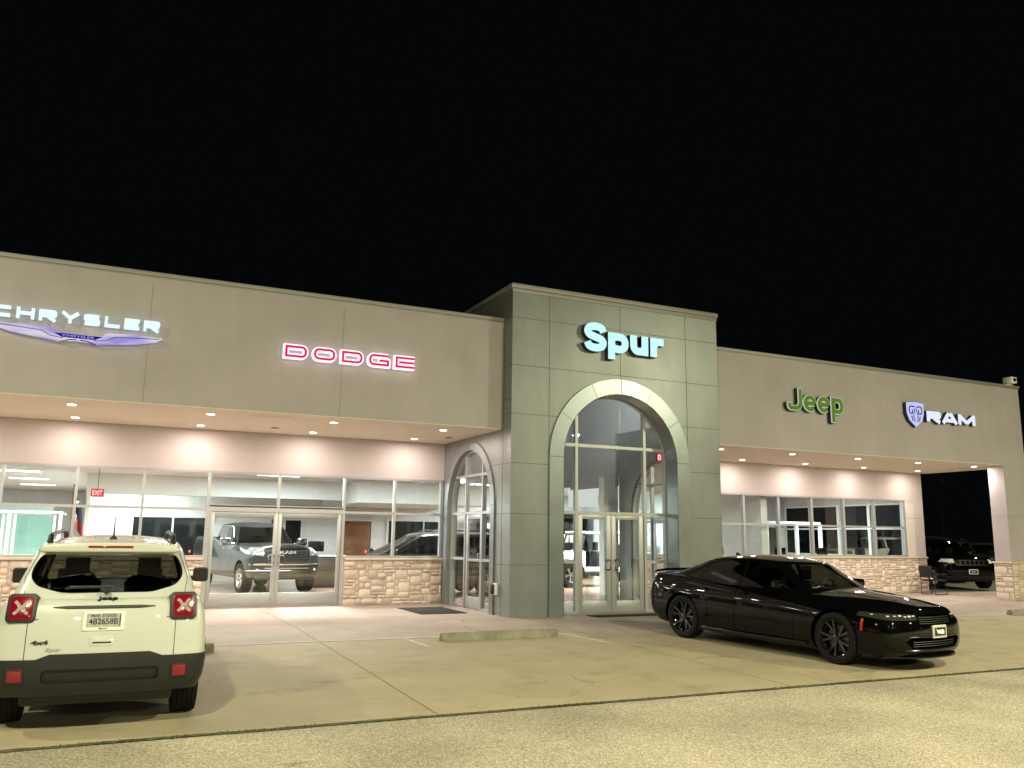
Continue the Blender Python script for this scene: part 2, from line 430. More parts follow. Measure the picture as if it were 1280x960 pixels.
# weeds in the seam
def weeds():
    rnd = random.Random(3); mb = MB()
    x = -4.0
    while x < 26:
        dens = 0.5+0.5*math.sin(x*1.7)+0.4*math.sin(x*4.3+1)
        for _ in range(int(7*max(0.25, dens))):
            px = x+rnd.uniform(-.04, .04); py = YC+rnd.gauss(0, 0.014)
            h = rnd.uniform(.004, .020); a = rnd.uniform(0, 2*PI); w = rnd.uniform(.003, .010); l = rnd.uniform(.005, .022)
            z = gz(py)-0.006
            dx, dy = math.cos(a), math.sin(a)
            mb.add([(px-dy*w, py+dx*w, z), (px+dy*w, py-dx*w, z), (px+dx*l+dy*w*.3, py+dy*l-dx*w*.3, z+h), (px+dx*l-dy*w*.3, py+dy*l+dx*w*.3, z+h)], [(0, 1, 2, 3)])
        x += 0.035
    o = mb.build('weeds', M['weed']); tag(o, 'low green weeds and moss growing in the seam between concrete and road', 'weeds', kind='stuff')
    mb = MB(); vs = []
    for i in range(601):
        x = -10+i*0.06; w = 0.018+0.014*rnd.random(); c = YC+0.008*math.sin(x*3)+rnd.uniform(-.006, .006)
        vs += [(x, c-w, gz(c)-0.006), (x, c+w, gz(c)+0.003)]
    mb.add(vs, [(2*i, 2*i+2, 2*i+3, 2*i+1) for i in range(600)])
    tag(mb.build('seam_dirt', pbr('seam_soil', (0.09, 0.08, 0.04), 0.95, var=0.4, vs=9, bump=0.5, bs=80)), 'strip of dirt along the seam between concrete and road', 'dirt', kind='stuff')
weeds()
# wheel stops
def wheel_stop(x0, x1, y, label, rz=0):
    L = (x1-x0)/2
    o = MB()
    sec = [(-.095, 0), (-.085, .05), (-.055, .13), (.055, .13), (.085, .05), (.095, 0)]
    n = 9; rnd = random.Random(int(x0*10)); vs = []
    for i in range(n):
        t = -L+2*L*i/(n-1)
        sc = 0.93 if i in (0, n-1) else 1
        for (a, b) in sec:
            vs.append((t, a*sc+rnd.uniform(-.004, .004), b*(0.93 if i in (0, n-1) else 1)+rnd.uniform(-.003, .003)))
    k = len(sec)
    fs = [(i*k+j, i*k+j+1, (i+1)*k+j+1, (i+1)*k+j) for i in range(n-1) for j in range(k-1)]
    fs += [tuple(range(k)), tuple((n-1)*k+j for j in range(k-1, -1, -1))]
    o.add(vs, fs)
    ob = o.build('wheel_stop', M['stopcon'], bevel=0.006)
    ob.location = ((x0+x1)/2, y, gz(y)-0.003); ob.rotation_euler = (0, 0, rz)
    tag(ob, label, 'wheel stop', 'concrete wheel stops')
wheel_stop(-0.62, 1.53, 13.15, 'concrete wheel stop in front of the white compact SUV')
wheel_stop(5.02, 7.15, 13.28, 'weathered concrete wheel stop lying alone in front of the grey tower', R(1))
wheel_stop(19.45, 21.6, 13.62, 'concrete wheel stop near the stone pillar, beyond the nose of the black sedan')
# mats
def mat_(x0, x1, y0, y1, label):
    mb = MB(); mb.box(x0, x1, y0, y1, 0.002, 0.014)
    tag(mb.build('door_mat', M['matmat'], bevel=0.004), label, 'door mat', 'dark door mats')
mat_(6.10, 7.15, 17.30, 18.90, 'dark door mat in front of the small arched side door')
mat_(9.35, 11.3, 15.62, 16.05, 'dark door mat before the double doors of the big arch')

# ------------------------------------------------------------------ building
BLD = empty('dealership_building', (0, 0, 0), label='car dealership with beige stucco wings, grey panelled tower and a big arched entrance', cat='building')
def wing(name, x0, x1):
    mb = MB()
    mb.box(x0, x1, Y2, Y2+0.25, ZS, ZW-0.02)                 # fascia
    mb.box(x0, x1, Y2+0.25, 42, ZS+0.55, ZS+0.75)            # roof deck
    return mb.build(name, M['stucco'], BLD)
lw = wing('left_wing', XW0, XL)
rw = wing('right_wing', XR, XE)
mb = MB(); mb.box(XW0, XL-0.002, Y2-0.035, Y2+0.30, ZW-0.075, ZW); mb.box(XW0, XL-.004, Y2-0.012, Y2-0.003, ZW-0.10, ZW-0.077)
mb.build('coping', M['coping'], lw, bevel=0.008)
mb = MB(); mb.box(XR+0.002, XE+0.03, Y2-0.035, Y2+0.30, ZW-0.075, ZW); mb.box(XR+.004, XE+0.015, Y2-0.012, Y2-0.003, ZW-0.10, ZW-0.077)
mb.build('coping', M['coping'], rw, bevel=0.008)
# control joints of the fascia
mb = MB()
for x in (-4.75, 0.39, 3.98):
    mb = MB(); mb.box(x-0.006, x+0.006, Y2-0.0025, Y2+.01, ZS, ZW-0.21); mb.build('control_joint', M['stucco_dark'], lw)
mb = MB()
for x in (XL-0.03,): mb.box(x-0.02, x+0.028, Y2-0.012, Y2+.01, ZS-.012, ZW-0.21)
mb.build('corner_trim', M['coping'], lw)
# soffits
for nm, x0, x1, pr in (('soffit', XW0, XL-.002, lw), ('soffit', XR+.002, XE-0.004, rw)):
    mb = MB(); mb.box(x0, x1, Y2+0.004, Y3, ZS-0.012, ZS+0.06); mb.build(nm, M['soffit'], pr)
# access hatch and small round grilles in the soffit
mb = MB(); mb.box(2.45, 3.15, 17.0, 17.5, ZS-0.02, ZS-0.0125); mb.build('access_hatch', M['soffit'], lw, bevel=.003)
VG = pbr('vent_grey', (.2, .17, .15), .7)
for vx, vy in ((3.15, 18.9), (7.1, 18.6)):
    mb = MB(); mb.lathe([(0, .001), (0, .09), (-.01, .09), (-.012, .001)], 16, 'z', (vx, vy, ZS-.0125)); mb.build('round_vent', VG, lw)
# porch back walls
def porch_wall(name, x0, x1, pr, zt):
    mb = MB(); mb.box(x0, x1, Y3, Y3+0.2, zt, ZS-0.012); return mb.build(name, M['porch_stucco'], pr)
porch_wall('upper_wall', XW0, XL-.003, lw, ZG)
porch_wall('upper_wall', XR+.003, XC, rw, ZG)
mb = MB(); mb.box(23.78, XC, Y3, Y3+0.2, ZL+0.05, ZG-0.001); mb.box(23.78, XC, Y3-.002, Y3+.01, 2.40, 2.412, 1); mb.build('end_wall', [M['porch_stucco'], M['stucco_dark']], rw)
mb = MB(); mb.box(XC-0.2, XC-.002, 26.4, 42, 0, ZS+.5); mb.box(XC-0.2, XC-.002, Y3+0.2, 26.399, 2.95, ZS+.5); mb.box(XC-0.2, XC-.002, Y3+0.2, 26.399, 0, 1.10); mb.box(XC-0.2, XC-.002, Y3+0.2, 20.75, 1.101, 2.949)
mb.build('side_wall', M['porch_stucco'], rw)
for k in range(4):
    y0 = 20.75+1.41*k; y1 = y0+1.41
    mb = MB(); xx = XC-.1
    mb.box(xx-.05, xx+.05, y0, y0+.06, 1.10, 2.95); mb.box(xx-.05, xx+.05, y1-.06, y1-.001, 1.10, 2.95)
    for z in (1.101, 2.05, 2.89): mb.box(xx-.045, xx+.045, y0+.061, y1-.061, z, z+.058)
    f = mb.build('window', M['white'], rw)
    mb = MB(); mb.add([(xx, y0+.06, 1.15), (xx, y1-.06, 1.15), (xx, y1-.06, 2.9), (xx, y0+.06, 2.9)], [(0, 1, 2, 3)]); mb.build('pane', M['glass'], f)
mb = MB(); mb.box(XE-0.25, XE-.002, Y2+0.255, 42, ZS+.0, ZW-0.02); mb.build('side_fascia', M['stucco'], rw)
# pillar at the right end
mb = MB(); mb.box(XO, XE-.002, Y2, 17.02, 1.10, ZS-0.001); mb.box(XO-.002, XE, Y2-.002, 17.022, 2.40, 2.412, 1); pil = mb.build('pillar', [M['stucco'], M['stucco_dark']], rw)
# stone veneer ---------------------------------------------------
def stones(name, faces, parent):
    """faces: list of (origin, dir, length, height, normal)"""
    verts = []; fcs = []; cols = []
    rnd = random.Random(len(name)+int(faces[0][2]*10))
    cs = 0.075
    for (ox, oy, oz), (dx, dy), L, H, (nx, ny) in faces:
        W = max(1, round(L/cs)); Hn = max(1, round(H/cs)); cw = L/W; ch = H/Hn
        used = [[False]*W for _ in range(Hn)]
        for r in range(Hn):
            for c in range(W):
                if used[r][c]: continue
                w, h = rnd.choice([(2, 1), (3, 1), (4, 1), (2, 2), (3, 2), (4, 2), (4, 2), (5, 2), (5, 3), (4, 3), (3, 1), (2, 1), (1, 1), (3, 3)])
                ww = 0
                while ww < w and c+ww < W and not used[r][c+ww]: ww += 1
                w = ww; h = min(h, Hn-r)
                while h > 1 and any(used[r+k][c+i] for k in range(h) for i in range(w)): h -= 1
                for k in range(h):
                    for i in range(w): used[r+k][c+i] = True
                g = 0.007
                a0, a1, b0, b1 = c*cw+g, (c+w)*cw-g, r*ch+g, (r+h)*ch-g
                d = rnd.uniform(.018, .042)
                nx_, ny_ = max(2, w+1), max(2, h+1)
                base = len(verts); idx = {}
                for j in range(ny_+1):
                    for i in range(nx_+1):
                        edge = i in (0, nx_) or j in (0, ny_)
                        u = a0+(a1-a0)*i/nx_; v = b0+(b1-b0)*j/ny_
                        dep = d*(0.15 if edge else 1)+(0 if edge else rnd.uniform(-.008, .008))
                        if i in (0, nx_) and j in (0, ny_):
                            u += (0.012 if i == 0 else -0.012); v += (0.008 if j == 0 else -0.008)
                        elif edge:
                            if i in (0, nx_): u += rnd.uniform(-.005, .005)
                            else: v += rnd.uniform(-.005, .005)
                        verts.append((ox+dx*u+nx*dep, oy+dy*u+ny*dep, oz+v)); idx[i, j] = len(verts)-1
                col = rnd.random()
                for j in range(ny_):
                    for i in range(nx_):
                        fcs.append((idx[i, j], idx[i+1, j], idx[i+1, j+1], idx[i, j+1])); cols.append(col)
    me = bpy.data.meshes.new(name); me.from_pydata(verts, [], fcs); me.materials.append(M['stone'])
    at = me.attributes.new('stone_col', 'FLOAT', 'FACE'); at.data.foreach_set('value', cols)
    finish(me, 50)
    return link(bpy.data.objects.new(name, me), parent)
DX0, DX1 = 2.03, 5.04
ZST = ZL-0.055
def base_wall(x0, x1, pr, zt=ZST):
    mb = MB(); mb.box(x0, x1, Y3-0.015, Y3+0.2, 0.0, zt); w = mb.build('base_wall', M['mortar'], pr)
    stones('stone_veneer', [((x0, Y3-0.018, 0.01), (1, 0), x1-x0, zt-0.01, (0, -1))], w)
    mb = MB(); mb.box(x0-.0, x1, Y3-0.075, Y3+0.2, zt, zt+0.055); mb.build('sill_cap', M['cap'], w, bevel=0.01)
    return w
base_wall(-9.0, DX0-.06, lw); base_wall(DX1+.06, XL-.01, lw)
base_wall(XR+.01, XC, rw, 1.10)
mb = MB(); mb.box(XO-.03, XE+.03, Y2-.03, 17.05, -0.0, 1.045); w = mb.build('pillar_base', M['mortar'], rw)
stones('stone_veneer', [((XO-.033, 17.05, 0.0), (0, -1), 0.56, 1.04, (-1, 0)), ((XO-.03, Y2-.033, 0.0), (1, 0), 1.07, 1.04, (0, -1))], w)
mb = MB(); mb.box(XO-.08, XE+.06, Y2-.08, 17.1, 1.045, 1.10); mb.build('sill_cap', M['cap'], w, bevel=.01)

# storefront windows ---------------------------------------------
def window(x0, x1, zb, zm, zt, pr, w=0.028, y=Y3+0.05):
    mb = MB(); d = 0.055
    mb.box(x0-w, x0+w, y-d, y+d, zb, zt); mb.box(x1-w, x1+w, y-d, y+d, zb, zt) if pr[1] else None
    for z, h in ((zb, .05), (zm-.028, .056), (zt-.05, .05)):
        mb.box(x0+w+.0015, x1-w-.0015, y-d+.004, y+d-.004, z, z+h)
    f = mb.build('window', M['alu'], pr[0])
    mb = MB(); mb.box(x0+w, x1-w, y-.004, y+.004, zb+.05, zm-.028); mb.box(x0+w, x1-w, y-.004, y+.004, zm+.028, zt-.05)
    mb.build('pane', M['glass'], f)
XLW = [-9.0, -7.4, -6.05, -4.7, -3.35, -2.0, -0.645, 0.65, 1.99]
for a, b in zip(XLW[:-1], XLW[1:]): window(a, b, ZL, ZM, ZG, (lw, False))
window(1.99, 3.52, ZM+.06, ZM+.061, ZG, (lw, False)); window(3.52, 5.045, ZM+.06, ZM+.061, ZG, (lw, False))
window(5.045, 6.285, ZL, ZM, ZG, (lw, False)); window(6.285, 7.49, ZL, ZM, ZG, (lw, True))
XRW = [23.72-1.335*k for k in range(0, 9)][::-1]
for i, (a, b) in enumerate(zip(XRW[:-1], XRW[1:])): window(a, b, 1.155, 2.09, ZG, (rw, i == 7), w=.035)
# big double doors
def door_leaf(name, x0, x1, y, z1, pr, hand, mat, rail=0.26, st=0.085):
    mb = MB(); d = .025
    mb.box(x0, x0+st, y-d, y+d, 0.015, z1); mb.box(x1-st, x1, y-d, y+d, 0.015, z1)
    mb.box(x0+st, x1-st, y-d+.001, y+d-.001, 0.015, 0.015+rail); mb.box(x0+st, x1-st, y-d+.001, y+d-.001, z1-.09, z1)
    o = mb.build(name, mat, pr, bevel=.003)
    mb = MB(); mb.box(x0+st, x1-st, y-.004, y+.004, .015+rail, z1-.09); mb.build('pane', M['glass'], o)
    hx = x1-st/2 if hand > 0 else x0+st/2
    hd = -1 if hand > 0 else 1
    mb = MB()
    zz = 1.04
    pts = [(hx, y-d, zz-.11), (hx, y-.075, zz-.11), (hx, y-.085, zz-.10), (hx, y-.085, zz+.10), (hx, y-.075, zz+.11), (hx, y-d, zz+.11)]
    pts2 = [(p[0]+hd*(.10 if 1 <= i <= 4 else 0.0), p[1], p[2]) for i, p in enumerate(pts)]
    mb.tube(pts, .012, 8); mb.tube([(hx, y-.08, zz+.11), (hx+hd*.13, y-.08, zz+.10), (hx+hd*.13, y-.08, zz-.10), (hx, y-.08, zz-.11)], .014, 8)
    mb.build('handle', M['chrome'], o)
    return o
YD = Y3+0.05
mb = MB()
mb.box(1.99-.028, 2.06, YD-.056, YD+.056, 0, ZM+.06); mb.box(5.01, 5.045+.028, YD-.056, YD+.056, 0, ZM+.06); mb.box(2.06, 5.01, YD-.055, YD+.055, ZM-.04, ZM+.0595)
mb.build('door_frame', M['alu'], lw)
door_leaf('door', 2.065, 3.53, YD, ZM-.045, lw, 1, M['alu'], rail=.30)
door_leaf('door', 3.54, 5.005, YD, ZM-.045, lw, -1, M['alu'], rail=.30)

# ------------------------------------------------------------------ tower
TW = MB()
CX, RI, RO, SP = 10.28, 1.49, 1.83, 3.34
CY, RI2, RO2, SP2 = 18.33, 1.30, 1.50, 2.30
def arch_wall(mb, c, r, sp, a0, a1, z1, place, depth, N=28, m=0):
    """wall in local (a,z) with an arched hole; place(a,z,d)->xyz"""
    P = [(c-r*math.cos(PI*i/N), sp+r*math.sin(PI*i/N)) for i in range(N+1)]
    for d in (0, depth):
        q = lambda a, z: place(a, z, d)
        mb.add([q(a0, 0), q(c-r, 0), q(c-r, sp), q(a0, sp)], [(0, 1, 2, 3)], m)
        mb.add([q(c+r, 0), q(a1, 0), q(a1, sp), q(c+r, sp)], [(0, 1, 2, 3)], m)
        mb.add([q(a0, sp), q(c-r, sp), q(c-r, z1), q(a0, z1)], [(0, 1, 2, 3)], m)
        mb.add([q(c+r, sp), q(a1, sp), q(a1, z1), q(c+r, z1)], [(0, 1, 2, 3)], m)
        for i in range(N):
            (x0, z0), (x1, zz) = P[i], P[i+1]
            mb.add([q(x0, z0), q(x1, zz), q(x1, z1), q(x0, z1)], [(0, 1, 2, 3)], m)
    PP = [(c-r, 0)]+P+[(c+r, 0)]
    for i in range(len(PP)-1):
        mb.add([place(*PP[i], 0), place(*PP[i+1], 0), place(*PP[i+1], depth), place(*PP[i], depth)], [(0, 1, 2, 3)], m)
TWR = empty('tower', parent=BLD)
arch_wall(TW, CX, RI, SP, XL, XR, ZT-.02, lambda a, z, d: (a, Y1+d, z), 0.46)
front = TW.build('tower_front', M['acm'], TWR, angle=30)
for sgn, X in ((1, XL), (-1, XR)):
    mb = MB(); arch_wall(mb, CY, RI2, SP2, Y1+(.0 if sgn > 0 else .0)+0.001, 20.2, ZS+.6, lambda a, z, d, X=X, sgn=sgn: (X+sgn*d+sgn*.0005, a, z), 0.22)
    mb.box(min(X+sgn*.0005, X+sgn*.2), max(X+sgn*.0005, X+sgn*.2), Y1+.001, 24, ZS+.61, ZT-.021)
    mb.build('tower_side', M['acm'], TWR, angle=30)
mb = MB(); mb.box(XL-.04, XR+.04, Y1-.04, Y1+.3, ZT-.10, ZT); mb.box(XL-.04, XL+.25, Y1+.3, 24, ZT-.10, ZT-.001); mb.box(XR-.25, XR+.04, Y1+.3, 24, ZT-.10, ZT-.001)
mb.box(XL-.015, XR+.015, Y1-.018, Y1-.003, ZT-.19, ZT-.101)
mb.build('tower_coping', M['coping'], TWR, bevel=.01)
# panel joints
mb = MB(); j = .005
for k in range(1, 7):
    z = 1.053*k+.0
    if z < SP+RO:
        hx = RO if z < SP else math.sqrt(max(0, RO**2-(z-SP)**2))
        mb.box(XL-.002, CX-hx, Y1-.0025, Y1+.003, z-j, z+j); mb.box(CX+hx, XR+.002, Y1-.0025, Y1+.003, z-j, z+j)
    else: mb.box(XL-.002, XR+.002, Y1-.0025, Y1+.003, z-j, z+j)
    for X, s in ((XL, -1), (XR, 1)):
        yb = Y2 if z > ZS else (CY-RO2 if z < SP2 else CY-math.sqrt(max(0, RO2**2-(z-SP2)**2)))
        if z <= ZS and z > SP2+RO2: yb = Y3
        mb.box(X-.0025, X+.0025, Y1-.002, yb, z-j, z+j)
mb.box(CX-RO-.0-j, CX-RO+j, Y1-.003, Y1+.003, 0.0, ZT-.19); mb.box(CX+RO-j, CX+RO+j, Y1-.003, Y1+.003, 0.0, ZT-.19)
mb.box(CX-j, CX+j, Y1-.003, Y1+.003, SP+RO, ZT-.19)
mb.box(XL-.0028, XL+.002, Y2-.02, Y2-.005, 0, ZS)
mb.build('panel_joints', M['joint'], TWR)
def ring(c, ri, ro, sp, place, d0, d1, name, mat, pr, N=40, legs=True):
    mb = MB(); pts = []
    if legs: pts.append((-1, 0))
    A = [(0, 0.0)]
    seq = [('l', 0)]+[('a', PI*i/N) for i in range(N+1)]+[('r', 0)]
    rings = []
    for k, a in seq:
        if k == 'l': o, i_ = (c-ro, 0), (c-ri, 0)
        elif k == 'r': o, i_ = (c+ro, 0), (c+ri, 0)
        else:
            o = (c-ro*math.cos(a), sp+ro*math.sin(a)); i_ = (c-ri*math.cos(a), sp+ri*math.sin(a))
        rings.append([place(*o, d0), place(*i_, d0), place(*i_, d1), place(*o, d1)])
    vs = [v for r_ in rings for v in r_]; fs = []
    for i in range(len(rings)-1):
        for k in range(4): fs.append((i*4+k, i*4+(k+1) % 4, (i+1)*4+(k+1) % 4, (i+1)*4+k))
    mb.add(vs, fs); o = mb.build(name, mat, pr, angle=30)
    for a in [PI*x for x in (0, .18, .36, .5, .65, .82, 1)]:
        co, si = math.cos(a), math.sin(a)
        for rr0, rr1 in ((ri+.004, ro-.004),):
            t = .006
            p = [(c-rr0*co-t*si, sp+rr0*si-t*co), (c-rr1*co-t*si, sp+rr1*si-t*co), (c-rr1*co+t*si, sp+rr1*si+t*co), (c-rr0*co+t*si, sp+rr0*si+t*co)]
            mj = MB(); mj.add([place(*q, d0-.002 if d0 < d1 else d0+.002) for q in p], [(0, 1, 2, 3)]); mj.build('surround_joint', M['joint'], o)
    return o
ring(CX, RI, RO, SP, lambda a, z, d: (a, Y1+d, z), -.045, .0, 'arch_surround', M['acm_ring'], TWR)
for sgn, X in ((1, XL), (-1, XR)):
    ring(CY, RI2, RO2, SP2, lambda a, z, d, X=X, sgn=sgn: (X+sgn*d, a, z), -.045, .0, 'side_arch_surround', M['acm_ring'], TWR)
# arch reveal lining with joints (inside of the arch)
mb = MB(); N = 40
PP = [(CX-RI+.012, 0)]+[(CX-(RI-.012)*math.cos(PI*i/N), SP+(RI-.012)*math.sin(PI*i/N)) for i in range(N+1)]+[(CX+RI-.012, 0)]
for i in range(len(PP)-1):
    mb.add([(PP[i][0], Y1-.04, PP[i][1]), (PP[i+1][0], Y1-.04, PP[i+1][1]), (PP[i+1][0], Y1+.42, PP[i+1][1]), (PP[i][0], Y1+.42, PP[i][1])], [(0, 1, 2, 3)])
mb.build('arch_reveal', M['acm_ring'], TWR)
# glazing of arches
def arch_glaze(name, c, r, sp, place, verts_, horiz, doors, w=.035, d=.05, parent=None):
    mb = MB()
    def pbox(a0, a1, z0, z1, d0=-d, d1=d):
        vs = [place(a, z, dd) for dd in (d0, d1) for (a, z) in ((a0, z0), (a1, z0), (a1, z1), (a0, z1))]
        mb.add(vs, [(0, 1, 2, 3), (7, 6, 5, 4), (0, 4, 5, 1), (1, 5, 6, 2), (2, 6, 7, 3), (3, 7, 4, 0)])
    top = lambda a: sp+math.sqrt(max(0, r*r-(a-c)**2))
    half = lambda z: r if z < sp else math.sqrt(max(0, r*r-(z-sp)**2))
    for a in verts_: pbox(a-w, a+w, 0, top(a))
    for z in horiz:
        h = half(z); e = [c-h]+sorted(verts_)+[c+h]
        for a0, a1 in zip(e[:-1], e[1:]): pbox(a0+(w+.001 if a0 in verts_ else 0), a1-(w+.001 if a1 in verts_ else 0), z-w, z+w, -d+.004, d-.004)
    # side lite rails + rim
    v0, v1 = min(verts_), max(verts_)
    for z in (0.03, 1.10):
        pbox(c-r, v0-w-.001, z-w*.9, z+w*.9, -d+.004, d-.004); pbox(v1+w+.001, c+r, z-w*.9, z+w*.9, -d+.004, d-.004)
    N = 40; rw_ = .045
    seq = [(c-r, 0, c-r+rw_, 0)]+[(c-r*math.cos(PI*i/N), sp+r*math.sin(PI*i/N), c-(r-rw_)*math.cos(PI*i/N), sp+(r-rw_)*math.sin(PI*i/N)) for i in range(N+1)]+[(c+r, 0, c+r-rw_, 0)]
    vs = []
    for (a, z, a2, z2) in seq: vs += [place(a, z, -d-.003), place(a2, z2, -d-.003), place(a2, z2, d+.003), place(a, z, d+.003)]
    fs = [(i*4+k, i*4+(k+1) % 4, (i+1)*4+(k+1) % 4, (i+1)*4+k) for i in range(len(seq)-1) for k in range(4)]
    mb.add(vs, fs)
    f = mb.build(name, M['alu'], parent)
    g = MB()
    zd = horiz[-1]
    # glass: above door head, plus sidelites
    e = [c-r+rw_]+sorted(verts_)+[c+r-rw_]
    K = 30
    pts = [(c-(r-rw_)*math.cos(PI*i/K), sp+(r-rw_)*math.sin(PI*i/K)) for i in range(K+1)]
    g.add([place(c-r+rw_, zd, 0), place(c+r-rw_, zd, 0)]+[place(*q, 0) for q in pts[::-1]], [tuple(range(K+3))])
    g.add([place(c-r+rw_, .03, 0), place(v0, .03, 0), place(v0, zd, 0), place(c-r+rw_, zd, 0)], [(0, 1, 2, 3)])
    g.add([place(v1, .03, 0), place(c+r-rw_, .03, 0), place(c+r-rw_, zd, 0), place(v1, zd, 0)], [(0, 1, 2, 3)])
    g.build('pane', M['glass'], f)
    return f
YG = Y1+.46
arch_glaze('arch_window', CX, RI, SP, lambda a, z, d: (a, YG+d, z), [9.37, 11.18], [3.67, 2.17], None, parent=TWR)
door_leaf('door', 9.41, 10.27, YG, 2.125, TWR, 1, M['alu'], rail=.24, st=.12)
door_leaf('door', 10.28, 11.14, YG, 2.125, TWR, -1, M['alu'], rail=.24, st=.12)
for sgn, X in ((1, XL+.12), (-1, XR-.12)):
    arch_glaze('side_arch_window', CY, RI2, SP2, lambda a, z, d, X=X, sgn=sgn: (X+d*sgn, a, z), [17.75, 18.75], [3.02, 2.155], None, w=.03, parent=TWR)
    mb = MB()
    y0, y1 = 17.785, 18.715
    mb.box(X-.024, X+.024, y0, y0+.10, .015, 2.12); mb.box(X-.024, X+.024, y1-.10, y1, .015, 2.12); mb.box(X-.023, X+.023, y0+.1, y1-.1, .015, .27); mb.box(X-.023, X+.023, y0+.1, y1-.1, 2.02, 2.12)
    mb.box(X-.02, X+.02, y0+.1, y1-.1, 1.06, 1.12)
    o = mb.build('side_door', M['alu'], TWR, bevel=.003)
    mb = MB(); mb.add([(X, y0+.1, .27), (X, y1-.1, .27), (X, y1-.1, 2.02), (X, y0+.1, 2.02)], [(0, 1, 2, 3)]); mb.build('pane', M['glass'], o)
    mb = MB(); mb.tube([(X-sgn*.03, y0+.05, .95), (X-sgn*.09, y0+.05, .95), (X-sgn*.09, y0+.05, 1.25), (X-sgn*.03, y0+.05, 1.25)], .013, 8); mb.build('handle', M['chrome'], o)
# push button box by side door
mb = MB(); mb.box(XL-.10, XL-.001, 16.60, 16.70, .42, .66); o = mb.build('wall_box', M['white'], bevel=.012)
mb = MB(); mb.box(XL-.16, XL-.10, 16.61, 16.69, .44, .64, 0); b_ = mb.build('cover', M['black'], o, bevel=.01)
tag(o, 'small black and white wall box beside the arched side door', 'wall box')

# ------------------------------------------------------------------ interior
mb = MB()
mb.box(-14, XL+.2, Y3+.2, 42, 3.30, 3.4, 0); mb.box(XL+.201, XR-.001, 22.99, 42, 3.30, 3.4, 0)
mb.box(XR, XC-.2, Y3+.2, 42, 3.30, 3.4, 0)
for x in range(-13, 25, 1):
    pass
ceil = mb.build('interior_ceiling', M['inceil'], BLD)
mb = MB()
mb.box(-.5, 18.0, 31.0, 31.2, 0, 3.29)      # back wall
mb.box(-.6, -.5, 27.5, 42, 0, 3.29); mb.box(-14, -.6, 41, 41.2, 0, 3.29)
mb.box(18.0, 18.15, 26.5, 31.2, 0, 3.29)
mb.box(-14.2, -14, Y3, 42, 0, 3.4)
mb.build('interior_wall', M['inwall'], BLD)
# tower inside: upper volume
mb = MB()
mb.box(XL+.22, XR-.22, 16.6, 24, 6.35, 6.5)
mb.box(XL+.23, XR-.23, 22.8, 22.985, 3.13, 6.35)
mb.box(XL+.2225, XL+.23, 16.62, 22.8, ZS+.6, 6.35); mb.box(XR-.23, XR-.2225, 16.62, 22.8, ZS+.6, 6.35)
mb.box(XL+.2225, XL+.32, Y3+.21, 22.8, 3.05, ZS+.6); mb.box(XR-.32, XR-.2225, Y3+.21, 22.8, 3.05, ZS+.6)
mb.build('tower_interior', M['ingrey'], BLD)
mb = MB(); mb.box(12.35, XR-.225, Y3+.25, Y3+.5, 0.1, 3.3); mb.box(12.35, XR-.225, Y3+.245, Y3+.505, 0, 0.1, 1); mb.build('interior_pier', [M['inwall'], M['ingrey']], BLD)
# windows on the back wall and door
def back_window(x0, x1, z0, z1, y, mull, pr=BLD):
    mb = MB(); mb.box(x0-.06, x1+.06, y-.05, y-.01, z0-.06, z1+.06); o = mb.build('interior_window', M['white'], pr)
    mb = MB(); e = [x0]+mull+[x1]
    for a, b in zip(e[:-1], e[1:]): mb.box(a+.03, b-.03, y-.058, y-.045, z0, z1)
    mb.build('pane', M['darkwin'], o)
back_window(.75, 3.1, .85, 2.12, 31.0, [2.0]); back_window(9.5, 11.6, .85, 2.15, 31.0, [10.9])
back_window(3.2, 4.9, 2.25, 2.5, 31.0, []); back_window(5.7, 6.3, .9, 2.1, 31.0, [])
mb = MB(); mb.box(7.75, 8.85, 30.93, 30.985, 0, 2.12); o = mb.build('interior_door', M['brown'], BLD, bevel=.01)
mb = MB(); mb.box(7.67, 7.75, 30.91, 30.99, 0, 2.2); mb.box(8.85, 8.93, 30.91, 30.99, 0, 2.2); mb.box(7.75, 8.85, 30.91, 30.99, 2.12, 2.2); mb.build('door_frame', M['white'], o)
mb = MB(); mb.tube([(7.9, 30.93, 1.0), (7.9, 30.86, 1.0), (8.02, 30.86, 1.0)], .015); mb.build('handle', M['chrome'], o)
mb = MB(); mb.box(5.25, 5.6, 30.93, 30.985, 0, 2.12); mb.build('interior_door', M['brown'], BLD)
